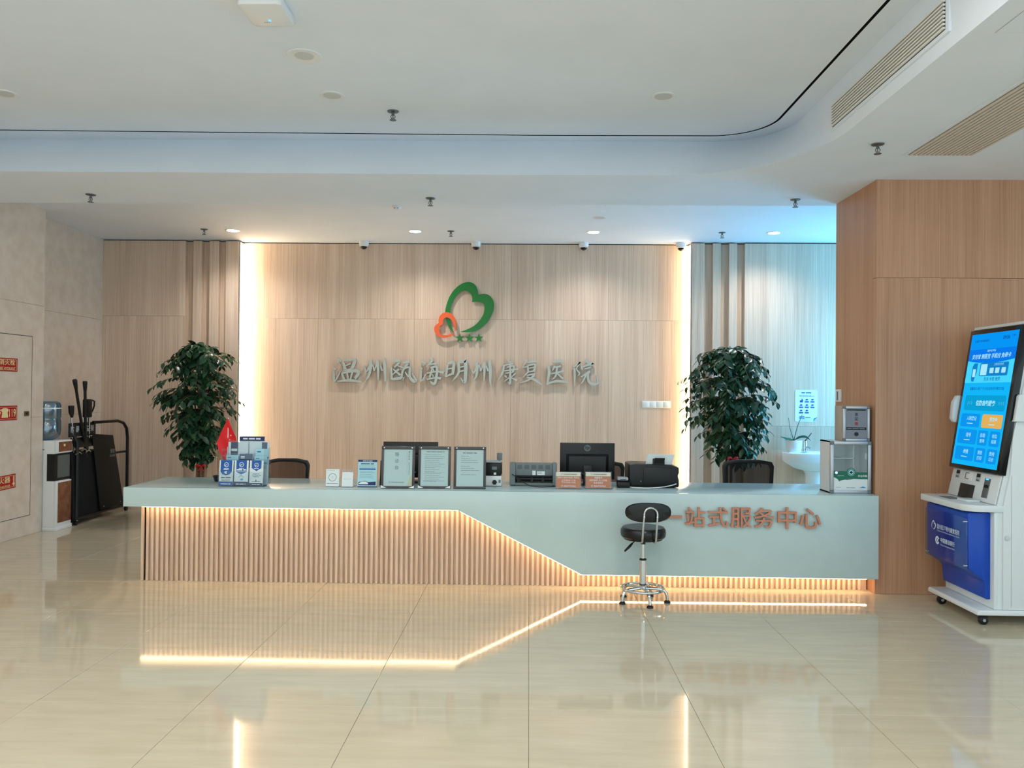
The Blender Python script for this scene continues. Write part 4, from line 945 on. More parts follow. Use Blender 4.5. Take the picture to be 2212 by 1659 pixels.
F.poly('white', [(0, 0), (wd, 0), (wd, .07)] + [(wd * (1 - k / 10), .09 + .012 * math.sin(k * .7 + .5)) for k in range(11)], .0004)
F.poly('green', [(0, .15), (0, .1), (.03, .085), (.045, .065), (.05, .072), (.12, .088), (.2, .085), (wd, .085), (wd, .137), (.155, .137), (.11, .142), (.08, .147), (.045, .147), (.045, .143)], .0008)
F.poly('green', [(.135 + .034 * math.cos(a), .137 + .034 * math.sin(a)) for a in [k * PI / 12 for k in range(24)]], .001)
ring(F, 'pale', .135, .137, .025, .0275, .0014); r9 = .006
F.poly('pale', [(.135 + .019 * math.cos(a), .137 + .019 * math.sin(a)) for a in [k * PI / 10 for k in range(20)]], .0013)
F.poly('dark', [(.135 + a, .137 + b) for a, b in [(-.004, .012), (.004, .012), (.004, .004), (.012, .004), (.012, -.004), (.004, -.004), (.004, -.012), (-.004, -.012), (-.004, -.004), (-.012, -.004), (-.012, .004), (-.004, .004)]], .0016)
text(F.mb.setdefault('white', MB()), F, '安全药箱', .222, .11, wd=.07, lift=.0016, bold=.012); F.rect('pale', .03, .08, .109, .112, .0014)
F.poly('cyan', [(.19, .017), (.25, .017), (.24, .024), (.225, .03), (.21, .022)], .0012); F.lines('inkl', .02, .06, [.02], .002); F.lines('inkl', .1, .17, [.016], .004)
F.flush(dr, {'white': 'printed_white', 'green': 'printed_banner', 'pale': 'printed_badge', 'dark': 'printed_cross', 'cyan': 'printed_boat', 'inkl': 'printed_text'})
MB().cyl((x0 + .045, y0 + .002, Z0 + .16), .011, .012, 'y', 16).build('lock', CHROME, mc)
MB().box(x1 - .034, x1 - .026, y0 + .03, y0 + .05, Z0 + .265, Z0 + .31).build('hinge', WHITE, mc)
# suggestion box
sb = thing('suggestion_box', 'grey aluminium suggestion box on top of the first aid cabinet', 'box', (2.55, 6.38, z1))
sx0, sx1, sy0, sz0, sz1 = 2.438, 2.645, 6.275, z1, z1 + .272
MB().box(sx0, sx1, sy0 + .012, 6.45, sz0, sz1).build('body', mat('box_beige', (170, 164, 154), .5), sb, bevel=.003)
MB().box(sx0 + .02, sx1 - .02, sy0 + .008, sy0 + .014, sz0 + .02, sz1 - .02).build('front_plate', mat('plate_grey', (128, 134, 146), .45), sb)
for b in ((sx0, sx0 + .02), (sx1 - .02, sx1)): MB().box(b[0], b[1], sy0, sy0 + .022, sz0 + .02, sz1 - .02).build('frame_post', ALU, sb, bevel=.004)
for b in ((sz0, sz0 + .02), (sz1 - .02, sz1)): MB().box(sx0 + .02, sx1 - .02, sy0, sy0 + .022, b[0], b[1]).build('frame_rail', ALU, sb, bevel=.004)
for xx in (sx0, sx1 - .02):
    for zz in (sz0, sz1 - .02): MB().box(xx, xx + .02, sy0 - .001, sy0 + .022, zz, zz + .02).build('corner_block', GREYP, sb, bevel=.004)
MB().box(sx0 + .03, sx1 - .03, sy0 + .0065, sy0 + .0085, sz1 - .034, sz1 - .026).build('letter_slot', DARK, sb)
MB().cyl(((sx0 + sx1) / 2, sy0 + .002, sz0 + .055), .015, .008, 'y', 20).build('lock', BLACKM, sb)
F = Face(((sx0 + sx1) / 2, sy0 + .008, sz0), *FRONT)
m_ = F.mb.setdefault('ink', MB()); text(m_, F, '意', 0, .208, h=.026, bold=.015); text(m_, F, '见', 0, .172, h=.026, bold=.015)
text(F.mb.setdefault('red', MB()), F, '箱', 0, .136, h=.026, bold=.015); F.rect('dark', -.076, .076, .088, .107); F.lines('inkl', -.07, .07, [.094], .006, .0016)
F.poly('inkl', [(-.07, .13), (-.055, .14), (-.05, .132), (-.062, .128)])
F.flush(sb, {'ink': 'lettering', 'red': 'red_lettering', 'dark': 'printed_band', 'inkl': 'printed_text'})

# ================================================================== STOOL
sx, sy = .848, 5.92
st = thing('swivel_stool', 'black padded swivel stool with oval backrest and chrome foot ring', 'stool', (sx, sy, 0))
MB().lathe([(.01, .468), (.15, .468), (.162, .48), (.166, .505), (.163, .53), (.15, .546), (.12, .552), (.08, .549), (.05, .553), (.01, .551)], (sx, sy, 0), seg=40).build('seat', LEATHER, st)
MB().lathe([(.01, .458), (.14, .458), (.14, .469), (.01, .469)], (sx, sy, 0), seg=32).build('seat_pan', BLACKM, st)
bk = []
for rr_, dy in ((.02, .022), (.6, .021), (.92, .016), (1, 0), (.92, -.012), (.6, -.016), (.02, -.017)): bk.append((rr_, dy))
vs, fs, n = [], [], 36
for s_, dy in bk:
    for k in range(n):
        a = 2 * PI * k / n; cx, cz = math.cos(a), math.sin(a)
        ex = math.copysign(abs(cx) ** .8, cx) * .165 * s_; ez = math.copysign(abs(cz) ** .8, cz) * .071 * s_
        vs.append((.864 + ex, 5.765 + dy + .9 * ex * ex, .673 + ez))
for i in range(len(bk) - 1): fs += [[i * n + k, i * n + (k + 1) % n, (i + 1) * n + (k + 1) % n, (i + 1) * n + k] for k in range(n)]
fs += [list(range(n)), [(len(bk) - 1) * n + k for k in range(n)]]
MB().add(vs, fs).build('backrest', LEATHER, st)
loop = [(.848 - .02, sy - .08, .462), (.818, sy - .14, .455), (.818, 5.745, .47), (.819, 5.738, .5), (.826, 5.734, .62), (.829, 5.735, .66)] + [(.876 + .047 * math.cos(a), 5.736, .664 + .047 * math.sin(a)) for a in [PI - PI * k / 8 for k in range(9)]] + [(.923, 5.735, .66), (.921, 5.734, .62), (.915, 5.738, .5), (.914, 5.745, .47), (.912, sy - .14, .455), (.90, sy - .08, .462)]
MB().tube(loop, .0075, 10).build('back_bracket', STEEL, st)
for xx in (.828, .921): MB().lathe([(.006, 0), (.006, -.004), (.002, -.005)], (xx, 5.729, .645), 'y', 10).build('bolt', CHROME, st)
MB().cyl((sx, sy, .42), .018, .045).build('mount', BLACKM, st); MB().cyl((sx, sy, .30), .0145, .125).build('piston', CHROME, st)
MB().lathe([(.026, .303), (.026, .312), (.018, .316)], (sx, sy, 0)).build('collar', BLACKP, st); MB().lathe([(.027, .09), (.0255, .303)], (sx, sy, 0), seg=28).build('column', CHROME, st)
lv = MB().tube([(sx - .04, sy - .03, .468), (.742, 5.80, .435)], .004, 7).build('lever', BLACKM, st); MB().tube([(.755, 5.815, .442), (.735, 5.79, .427), (.695, 5.75, .40)], [.007, .010, .007], 8).build('grip', BLACKP, lv)
MB().tube([(sx + .155 * math.cos(2 * PI * k / 40), sy + .155 * math.sin(2 * PI * k / 40), .098) for k in range(40)], .010, 10, closed=True).build('foot_ring', CHROME, st)
for k in range(5):
    a = math.radians(-81 + 72 * k); c, s = math.cos(a), math.sin(a); R = lambda r, z: (sx + r * c, sy + r * s, z)
    lg_ = MB().tube([R(.02, .098), R(.12, .096), R(.15, .09), R(.165, .075), R(.174, .05), R(.177, .018)], .011, 10).build('leg', CHROME, st)
    MB().lathe([(.010, .02), (.02, .014), (.024, .008), (.024, 0), (.005, 0)], R(.177, 0), seg=18).build('foot', BLACKP, lg_)

# ================================================================== KIOSK
KW = mat('kiosk_white', (222, 230, 233), .35)
ky0, ky1 = 5.40, 6.04
ks = thing('service_kiosk', 'white and blue self-service touch screen kiosk on casters', 'kiosk', (3.3, 5.72, 0))
def py(poly, y0, y1, name, material, bevel=0, parent=None): return MB().prism(poly, 'y', y0, y1).build(name, material, parent or ks, bevel=bevel)
py([(3.12, .11), (3.12, .80), (3.165, 1.0), (3.318, 2.0), (3.30, 2.012), (3.31, 2.032), (3.62, 2.03), (3.70, 1.9), (3.70, .11)], ky0 + .012, ky1 - .012, 'body', KW)
for yy in (ky0, ky1 - .012):
    py([(3.155, .11), (3.155, .80), (3.20, 1.02), (3.215, 1.25), (3.36, 1.97), (3.40, 2.0), (3.60, 2.0), (3.71, 1.85), (3.71, .11)], yy, yy + .012, 'side_plate', KW, .003)
py([(2.98, .075), (2.98, .095), (2.99, .108), (3.74, .108), (3.74, .075)], ky0 - .01, ky1 + .01, 'base_plate', KW, .004)
py([(3.10, .11), (3.10, .755), (3.125, .755), (3.125, .11)], ky0 + .01, ky1 - .01, 'lower_frame', KW, .003)
# blue bulge (rounded in profile)
py([(3.105, .745), (2.965, .745), (2.95, .735), (2.955, .38), (2.965, .36), (3.045, .305), (3.06, .285), (3.07, .18), (3.075, .165), (3.105, .165)], ky0 + .055, ky1 - .03, 'blue_panel', KBLUE, .006)
# shelf with rounded outer corners
sh = [(3.16, ky0), (3.16, ky1 + .005)] + [(2.915 + .02 - .02 * math.cos(a), ky1 + .005 - .02 + .02 * math.cos(PI / 2 - a)) for a in [PI / 2 - k * PI / 10 for k in range(6)]] + [(2.915, ky0 + .11)] + [(2.915 + .11 - .11 * math.cos(a), ky0 + .11 - .11 * math.sin(a)) for a in [k * PI / 16 for k in range(1, 9)]]
MB().prism(sh, 'z', .756, .80).build('shelf', KW, ks, bevel=.004)
# console slope: face from (3.12,.80) to (3.165,1.0), raised plate with details
Fc = Face((3.118, 5.72, .80), (0, -1, 0), (.045, 0, .2))
def cslab(F, a0, a1, b0, b1, l0, l1, name, material, bev=0, parent=None):
    p = [F.p(a, b, l) for l in (l0, l1) for a, b in ((a0, b0), (a1, b0), (a1, b1), (a0, b1))]
    return MB().add(p, [[3, 2, 1, 0], [4, 5, 6, 7], [0, 1, 5, 4], [1, 2, 6, 5], [2, 3, 7, 6], [3, 0, 4, 7]]).build(name, material, parent or ks, bevel=bev)
cslab(Fc, -.3, .3, .0, .2, .0, .012, 'console', KW, .005)
for a0, a1 in ((-.245, -.19), (.02, .075)):
    s = cslab(Fc, a0, a1, .13, .19, .011, .014, 'card_slot', LGREY, .002); cslab(Fc, a0 + .008, a1 - .006, .162, .185, .0135, .016, 'slot_mouth', BLACKP, 0, s); cslab(Fc, a0 + .012, a1 - .012, .138, .144, .0135, .016, 'slot_print', INK, 0, s)
s = cslab(Fc, -.15, -.03, .125, .19, .011, .014, 'reader_frame', WHITE, .002)
cslab(Fc, -.115, -.07, .135, .139, .0135, .016, 'bracket_mark', INK, 0, s); cslab(Fc, -.115, -.111, .135, .18, .0135, .016, 'bracket_mark', INK, 0, s); cslab(Fc, -.115, -.07, .176, .18, .0135, .016, 'bracket_mark', INK, 0, s)
cslab(Fc, -.16, .03, .0, .1, .010, .0135, 'printer_outlet', mat('outlet_dark', (34, 40, 44), .35), .002)
s = cslab(Fc, .13, .2, .03, .165, .011, .014, 'scanner_window', mat('scanner_grey', (106, 116, 122), .3, .4), .003); cslab(Fc, .145, .175, .155, .163, .014, .0155, 'scanner_light', E_BLUE, 0, s); cslab(Fc, .14, .19, .1, .12, .0135, .0155, 'scanner_glass', DARK, 0, s)
MB().box(2.97, 3.06, 5.72, 5.88, .80, .8015).build('palm_window', GREYP, ks)
MB().prism(rrect(3.0, 3.10, 5.56, 5.70, .02), 'z', .80, .815).build('paper_catch', KW, ks, bevel=.004)
# screen
dv = Vector((.16, 0, 1.0)).normalized()
Fs = Face((3.152, 5.72, 1.0), (0, -1, 0), (.16, 0, 1.0)); SL = 1.015
cslab(Fs, -.318, .318, .0, SL, -.02, .028, 'screen_bezel', mat('bezel_black', (14, 16, 20), .12), .004)
def scr(name, col, e=1.0):
    M = emitter('screen_' + name, col, e)
    M.cycles.emission_sampling = 'NONE' if name != 'base' else 'AUTO'
    return M
SC = dict(bg=scr('base', (20, 182, 250)), top=scr('top', (8, 150, 246)), ban=scr('banner', (10, 122, 236)), pale=scr('pale', (70, 214, 255)), teal=scr('teal', (10, 160, 214)), btn=scr('button', (14, 150, 238)), amb=scr('amber', (226, 178, 92)), wht=scr('white', (170, 232, 255)), ink=scr('ink', (10, 84, 168)), qr=scr('mid', (20, 130, 200)))
for k, v in SC.items(): KM['s_' + k] = v
Fp = Face(Fs.p(0, .028, .0285), (0, -1, 0), (.16, 0, 1.0)); sw, shh = .285, .955
sp = MB(); sp.add([Fp.p(-sw, 0), Fp.p(sw, 0), Fp.p(sw, shh), Fp.p(-sw, shh)], [[0, 1, 2, 3]]); SCR = sp.build('screen', SC['bg'], ks, smooth=False)
def U(x): return -sw + 2 * sw * x
def V(y): return shh * (1 - y)
def rr_(key, x0, x1, y0, y1, r=.012, l=.001): Fp.poly('s_' + key, rrect(U(x0), U(x1), V(y1), V(y0), r, 3), l)
def tx(key, s_, x, y, wd, bold=.01, l=.002, h=None, shear=0): text(Fp.mb.setdefault('s_' + key, MB()), Fp, s_, U(x), V(y), wd=wd * 2 * sw, h=h, lift=l, bold=bold, shear=shear)
Fp.rect('s_top', U(0), U(1), V(.12), V(0), .0006)
Fp.poly('s_ban', [(U(0), V(.12)), (U(1), V(.12)), (U(1), V(.205)), (U(.75), V(.222)), (U(.5), V(.228)), (U(.25), V(.222)), (U(0), V(.205))], .0009)
Fp.rect('s_pale', U(0), U(1), V(.375), V(.2), .0007)
tx('ink', '温州瓯海明州康复医院', .25, .055, .32); tx('ink', '09:06', .77, .045, .14, .02); tx('ink', '11/06', .91, .035, .07)
tx('wht', '医疗电子凭证', .5, .135, .18); tx('wht', '支付宝 刷医宝 手机付 免带卡', .5, .175, .84, .02, shear=.2)
Fp.poly('s_qr', [(U(.13), V(.34)), (U(.13), V(.25)), (U(.16), V(.225)), (U(.24), V(.225)), (U(.24), V(.3)), (U(.21), V(.34)), (U(.2), V(.365)), (U(.15), V(.365))], .0012); rr_('wht', .15, .215, .27, .33, .004, .0015)
rr_('qr', .30, .90, .225, .325, .01, .0011); rr_('wht', .32, .46, .235, .318, .004, .0014)
for x in (.52, .64, .77): rr_('wht', x, x + .085, .265, .305, .006, .0014)
tx('wht', '三种支付方式', .7, .24, .2, 0); tx('ink', '医保 余额 缴费', .6, .348, .34, 0)
tx('ink', '温馨提示:请在下方点击选择您所需的功能', .52, .42, .74, .005)
rr_('teal', .08, .96, .47, .585, .016); tx('wht', '住院自助服务', .55, .528, .42, .03); tx('wht', '〉〉〉', .2, .528, .1, 0); tx('wht', '〈〈〈', .88, .528, .1, 0)
for x0, x1, y0, y1, k, a, b in ((.06, .48, .61, .71, 'btn', '入院登记', 'x'), (.53, .96, .61, .71, 'amb', '预交金', 'x'), (.05, .47, .73, .84, 'btn', '挂号', 'x'), (.50, .71, .73, .84, 'btn', '自助', '查询'), (.75, .96, .73, .84, 'btn', '检验', '结果'), (.05, .47, .86, .965, 'btn', '缴费', 'x'), (.50, .71, .86, .965, 'btn', '报告', '打印'), (.75, .96, .86, .965, 'btn', '费用', '公示')):
    MB().add([Fp.p(a, b, .001) for a, b in rrect(U(x0), U(x1), V(y1), V(y0), .014, 3)], [list(range(16))]).build('button', SC[k], SCR, smooth=False); xm = (x0 + x1) / 2
    if b == 'x': tx('wht', a, xm + .03, (y0 + y1) / 2 - .015, .055 * len(a), .015); Fp.rect('s_wht', U(xm - .06), U(xm + .07), V((y0 + y1) / 2 + .027), V((y0 + y1) / 2 + .021), .002)
    else: tx('wht', a, xm, (y0 + y1) / 2 - .02, .1, .01); tx('wht', b, xm, (y0 + y1) / 2 + .02, .1, .01)
Fp.flush(SCR, {('s_' + k): n for k, n in dict(top='title_bar', ban='banner', pale='picture_area', teal='wide_button', btn='button_tiles', amb='amber_button', wht='screen_lettering', ink='dark_lettering', qr='picture_shapes').items()})
# ear-shaped side handles
for yy, s in ((ky1, 1), (ky0, -1)):
    ear = [(3.14, 1.33), (3.125, 1.37), (3.15, 1.50), (3.19, 1.54), (3.30, 1.54), (3.30, 1.33)]
    if s == 1: py([(3.165, 1.33), (3.15, 1.36), (3.162, 1.48), (3.19, 1.53), (3.3, 1.53), (3.28, 1.33)], yy, yy + .05, 'side_light', KW, .008)
    else: py([(3.20, 1.36), (3.21, 1.37), (3.235, 1.53), (3.245, 1.54), (3.31, 1.54), (3.29, 1.36)], yy - .03, yy, 'side_light', KW, .005)
MB().cyl((3.178, ky0 - .006, .585), .014, .01, 'y', 18).build('door_lock', CHROME, ks)
MB().box(3.205, 3.208, ky0 - .0008, ky0 + .001, .13, 1.0).build('door_seam', LGREY, ks)
# clear acrylic logo plate on blue panel
Fk = Face((2.9475, 5.715, .548), (0, -1, 0), (-.006, 0, 1))
pl = MB().add([Fk.p(a, b, l) for l in (.006, .011) for a, b in rrect(-.285, .25, -.19, .155, .02, 4)], [list(range(20))[::-1], list(range(20, 40))] + [[i, (i + 1) % 20, 20 + (i + 1) % 20, 20 + i] for i in range(20)] if False else [])
pts = rrect(-.285, .275, -.185, .16, .02, 4); n = len(pts)
pl = MB().add([Fk.p(a, b, .008) for a, b in pts] + [Fk.p(a, b, .013) for a, b in pts], [list(range(n))[::-1], list(range(n, 2 * n))] + [[i, (i + 1) % n, n + (i + 1) % n, n + i] for i in range(n)]).build('logo_plate', pane_mat('plate_acrylic', (226, 240, 252), .09, .03), ks)
for a in (-.262, .252):
    for b in (-.16, .135): MB().lathe([(.007, .002), (.007, -.02), (.004, -.022)], Fk.p(a, b, 0), 'x', 12).build('standoff', CHROME, pl)
mb = MB(); KWt = mat('kiosk_print', (205, 225, 245), .5)
text(mb, Fk, '温州瓯海明州康复医院', .035, .045, wd=.30, h=.036, lift=.0135, bold=.012); text(mb, Fk, 'Wenzhou Ouhai Mingzhou Rehabilitation Hospital', .035, .014, wd=.30, lift=.0135)
text(mb, Fk, '中国建设银行', .03, -.045, wd=.19, h=.034, lift=.0135, bold=.02); text(mb, Fk, 'China Construction Bank', .03, -.078, wd=.19, lift=.0135)
hp = [(a / 1400 * .08, -b / 1400 * .08) for a, b in smooth_poly(green, {0, 14, 24, 33})]
mb.add([Fk.p(a - .215, b + .085, .0135) for a, b in hp], [list(range(len(hp)))])
for k in range(20):
    p, q = .5 + (2 * PI - 1.0) * k / 20, .5 + (2 * PI - 1.0) * (k + 1) / 20
    mb.add([Fk.p(-.108 + r * math.cos(t_), -.055 + r * math.sin(t_), .0135) for r, t_ in ((.013, p), (.029, p), (.029, q), (.013, q))], [[0, 1, 2, 3]])
mb.add([Fk.p(-.104 + a, -.055 + b, .0136) for a, b in ((-.008, -.008), (.008, -.008), (.008, .008), (-.008, .008))], [[0, 1, 2, 3]])
mb.build('printed_logos', KWt, pl, smooth=False)
for cx, cy in ((3.04, 5.97), (3.05, 5.45), (3.66, 5.45), (3.66, 5.97)):
    c_ = MB().box(cx - .025, cx + .025, cy - .02, cy + .02, .05, .075).build('caster', BLACKP, ks, bevel=.004)
    MB().cyl((cx, cy - .016, .031), .031, .032, 'y', 20).build('wheel', BLACKP, c_, bevel=.006); MB().cyl((cx, cy - .019, .031), .010, .038, 'y', 12).build('hub', LGREY, c_)

# ================================================================== WATER DISPENSER
wd_ = thing('water_dispenser', 'white water dispenser with brown panels in the stone wall recess', 'dispenser', (-5.22, 8.62, 0))
BRN = mottled('brown_panel', (112, 66, 44), (140, 92, 66), .25, 14)
dx0, dx1, dy0, dy1 = -5.40, -5.03, 8.47, 8.76
MB().box(dx0, dx1 + .01, dy0 - .005, dy1 + .005, .0, .04).build('plinth', WHITE, wd_, bevel=.004)
MB().box(dx0, dx1 - .02, dy0, dy1, .04, .96).build('body', WHITE, wd_, bevel=.006)
MB().box(dx1 - .02, dx1, dy0, dy1, .04, .525).build('lower_front', WHITE, wd_, bevel=.004)
MB().box(dx1 - .001, dx1 + .005, dy0 + .035, dy1 - .01, .08, .51).build('cabinet_door', BRN, wd_, bevel=.002)
MB().box(dx1 - .02, dx1 + .004, dy0, dy1, .825, .96).build('control_head', WHITE, wd_, bevel=.005)
cp = MB().box(dx1 + .003, dx1 + .008, dy0 + .035, dy1 - .01, .84, .945).build('control_panel', BRN, wd_, bevel=.002)
MB().box(dx1 + .007, dx1 + .010, dy0 + .12, dy0 + .15, .895, .92).build('button', GOLD, cp)
MB().box(dx1 - .1, dx1 - .018, dy0 - .002, dy1 - .004, .53, .82).build('dispensing_bay', BLACKP, wd_); MB().box(dx1 - .0185, dx1 - .012, dy0 + .05, dy1 - .02, .56, .80).build('bay_window', mat('bay_glass', (96, 104, 104), .15), wd_)
for k in range(8): MB().box(dx0 + .17, dx0 + .20, dy0 - .002, dy0 + .001, .50 + k * .018, .506 + k * .018).build('vent_slit', LGREY, wd_)
MB().box(dx0 + .2, dx0 + .24, dy0 - .003, dy0, .86, .87).build('badge', INKL, wd_)
wbm = pane_mat('water_bottle', (168, 206, 230), .2, .12)
wb_ = thing('water_bottle', 'blue water bottle upside down on the dispenser', 'bottle', (-5.21, 8.6, .96))
bc = (-5.215, 8.61, 0)
MB().lathe([(.05, .96), (.06, .965), (.1, .985), (.125, 1.02), (.13, 1.06), (.13, 1.17), (.124, 1.18), (.124, 1.2), (.13, 1.21), (.13, 1.33), (.122, 1.36), (.09, 1.378), (.02, 1.38)], bc, seg=32).build('bottle_shell', wbm, wb_)
MB().lathe([(.131, 1.30), (.133, 1.305), (.131, 1.31)], bc, seg=32).build('rib', WHITE, wb_)

# ================================================================== SECURITY RACK
rk = thing('equipment_rack', 'black wheeled security equipment rack along the stone recess wall', 'rack', (-5.1, 9.35, 0))
rx = -5.02
fr_ = [(rx - .03, 9.22, 1.13), (rx, 9.3, 1.13), (rx, 9.72, 1.13), (rx, 9.86, 1.10), (rx, 9.94, 1.03), (rx, 9.965, .92), (rx, 9.97, .06)]
MB().tube(fr_, .018, 10).build('loop_frame', BLACKM, rk)
MB().tube([(rx, 8.85, .06), (rx, 8.85, .92), (rx - .04, 8.85, 1.0)], .018, 10).build('post', BLACKM, rk)
MB().tube([(rx - .05, 9.4, .74), (rx - .01, 9.97, .74)], .013, 8).build('cross_bar', BLACKM, rk)
MB().tube([(rx, 8.80, .075), (rx, 9.99, .075)], .016, 8).tube([(-5.36, 8.80, .075), (-5.36, 9.99, .075)], .016, 8).tube([(rx, 8.82, .075), (-5.36, 8.82, .075)], .014, 8).tube([(rx, 9.97, .075), (-5.36, 9.97, .075)], .014, 8).build('base_frame', BLACKM, rk)
MB().add([(rx + .0, 8.79, .08), (rx + .0, 9.60, .08), (rx - .03, 9.48, .80), (rx - .03, 8.79, .80), (rx - .3, 8.79, .08), (rx - .3, 9.60, .08), (rx - .28, 9.48, .80), (rx - .28, 8.79, .80)],
         [[3, 2, 1, 0], [4, 5, 6, 7], [0, 1, 5, 4], [1, 2, 6, 5], [2, 3, 7, 6], [3, 0, 4, 7]]).build('cloth_bin', BLACKC, rk, bevel=.01)
hb = MB().box(rx - .06, rx - .04, 8.77, 9.30, .98, 1.135).build('header_board', mat('header_black', (26, 28, 34), .45), rk, bevel=.003)
Fh = Face((rx - .04, 8.95, 1.065), (0, 1, 0), (0, 0, 1)); mb = MB()
for k, ch in enumerate('防暴装备架'): text(mb, Fh, ch, -.13 + .1 * k, 0, h=.07, bold=.012)
mb.build('header_lettering', mat('header_white', (196, 198, 202), .5), hb, smooth=False)
MB().add([(rx - .05, 8.79, .97), (rx - .05, 9.3, .97), (rx - .0, 9.28, .86), (rx - .0, 8.79, .86)], [[0, 1, 2, 3]]).build('tool_tray', BLACKP, rk)
for yy, zz in ((8.87, .79), (8.97, .82), (9.06, .80)):
    MB().tube([(rx + .005, yy - .06, zz), (rx + .012, yy, zz + .02), (rx + .005, yy + .05, zz)], .008, 7).build('clip', CHROME, rk)
for yy in (8.84, 9.95):
    for xx in (rx, -5.36):
        c_ = MB().box(xx - .015, xx + .015, yy - .02, yy + .02, .05, .07).build('caster', BLACKP, rk); MB().cyl((xx - .012, yy, .028), .028, .024, 'x', 16).build('wheel', BLACKP, c_)
        MB().cyl((xx + .014, yy, .05), .009, .01, 'x', 10).build('bolt', CHROME, c_)
# shield
sd_ = thing('riot_shield', 'dark curved guard shield leaning in the security rack', 'shield', (-5.0, 9.45, .07))
MB().add([(rx + .03, 9.30, .10), (rx + .03, 9.84, .10), (rx + .0, 9.62, .96), (rx + .0, 9.16, 1.0), (rx + .02, 9.30, .10), (rx + .02, 9.84, .10), (rx - .01, 9.62, .96), (rx - .01, 9.16, 1.0)],
         [[3, 2, 1, 0], [4, 5, 6, 7], [0, 1, 5, 4], [1, 2, 6, 5], [2, 3, 7, 6], [3, 0, 4, 7]]).build('plate', mat('shield_dark', (15, 15, 15), .6), sd_, bevel=.004)
Fs_ = Face((rx + .031 - .012, 9.5, .72), (0, 1, 0), (-.035, 0, 1)); mb = MB(); text(mb, Fs_, '保安', .06, .055, h=.05, lift=.008, bold=.01); text(mb, Fs_, 'GUARD', .06, 0, wd=.13, lift=.008, bold=.01); mb.build('lettering', INKL, sd_, smooth=False)
for yy in (9.36, 9.74): MB().lathe([(.008, 0), (.008, .006), (.003, .008)], (rx + .03, yy, .14), 'x', 10).build('rivet', CHROME, sd_)
# batons and catch poles
def baton(a, b, label):
    t = thing('long_baton', label, 'baton', a, 'black batons in the security rack'); a, b = Vector(a), Vector(b); d = (b - a).normalized()
    MB().tube([a, b], .016, 10).build('shaft', BLACKM, t); MB().tube([b - d * .1, b - d * .03, b, b + d * .01], [.018, .024, .026, .02], 10).build('grip_end', BLACKP, t)
baton((-5.08, 9.22, .5), (-5.0, 8.745, 1.61), 'long black baton leaning furthest towards the water dispenser')
baton((-5.08, 9.14, .5), (-5.0, 8.95, 1.595), 'long black baton standing beside the yellow-brown wall corner, more upright')
t = thing('catch_pole', 'catch pole with straight black grip and steel shaft, shorter of the poles', 'pole', (-5.1, 8.86, .5), 'catch poles in the security rack')
MB().tube([(-5.1, 8.93, .4), (-5.06, 8.80, 1.23)], .012, 10).build('shaft', CHROME, t); MB().tube([(-5.06, 8.806, 1.2), (-5.058, 8.79, 1.26), (-5.055, 8.78, 1.33)], [.014, .03, .032], 8).build('grip', BLACKP, t)
t = thing('catch_pole', 'catch pole with black D-shaped handle and steel shaft', 'pole', (-5.1, 9.2, .5), 'catch poles in the security rack')
MB().tube([(-5.1, 9.22, .4), (-5.06, 9.15, 1.22)], .013, 10).build('shaft', CHROME, t)
MB().box(-5.09, -5.03, 9.06, 9.17, 1.19, 1.40).build('grip_block', BLACKP, t, bevel=.012)
MB().tube([(-5.06, 9.13, 1.385), (-5.06, 9.22, 1.385), (-5.06, 9.262, 1.372), (-5.06, 9.26, 1.32), (-5.06, 9.22, 1.26), (-5.06, 9.16, 1.225)], .010, 8).build('d_handle', BLACKP, t)

# ================================================================== WASH BASIN CORNER
CER = mat('basin_ceramic', (236, 240, 242), .12)
bs = thing('wash_basin', 'white pedestal wash basin on the right wing wall', 'basin', (3.5, 9.85, 0))
pts = []
def basin_ring(sx_, sy_, z, cx=3.50, back=YW - .004):
    r = []
    for k in range(32):
        a = 2 * PI * k / 32; c, s = math.cos(a), math.sin(a)
        x = cx + .40 * sx_ * math.copysign(abs(c) ** .75, c); yv = 9.86 + .22 * sy_ * math.copysign(abs(s) ** .8, s)
        r.append((x, min(yv, back), z))
    return r
rings = [basin_ring(.4, .45, .60), basin_ring(.7, .75, .635), basin_ring(.93, .93, .69), basin_ring(.97, .97, .705), basin_ring(1, 1, .72), basin_ring(1.01, 1.01, .80), basin_ring(1, 1, .815), basin_ring(.96, .96, .82), basin_ring(.80, .72, .815), basin_ring(.72, .62, .76), basin_ring(.5, .4, .70), basin_ring(.1, .1, .69)]
mb = MB(); vs = [p for r in rings for p in r]; nn_ = 32
fs = [[i * nn_ + k, i * nn_ + (k + 1) % nn_, (i + 1) * nn_ + (k + 1) % nn_, (i + 1) * nn_ + k] for i in range(len(rings) - 1) for k in range(nn_)] + [list(range(nn_)), [(len(rings) - 1) * nn_ + k for k in range(nn_)]]
mb.add(vs, fs).build('bowl', CER, bs)
MB().lathe([(.13, 0), (.12, .04), (.10, .3), (.105, .55), (.15, .63)], (3.50, 9.92, 0), seg=28, sy=.9).build('pedestal', CER, bs)
MB().cyl((3.40, 9.715, .79), .012, .006, 'y', 14).build('overflow', DARK, bs)
fc = thing('faucet', 'chrome lever faucet on the wash basin', 'faucet', (3.43, 10.0, .815))
fx = 3.42
MB().lathe([(.03, .815), (.03, .83), (.024, .835), (.024, .93), (.02, .95)], (fx, 10.0, 0), seg=20).build('body', CHROME, fc)
MB().tube([(fx, 10.0, .87), (fx + .02, 9.93, .875), (fx + .03, 9.88, .86)], [.016, .014, .013], 10).build('spout', CHROME, fc)
MB().tube([(fx, 10.0, .95), (fx + .02, 9.99, .98), (fx + .07, 9.98, 1.05)], [.012, .008, .007], 8).build('lever', CHROME, fc)
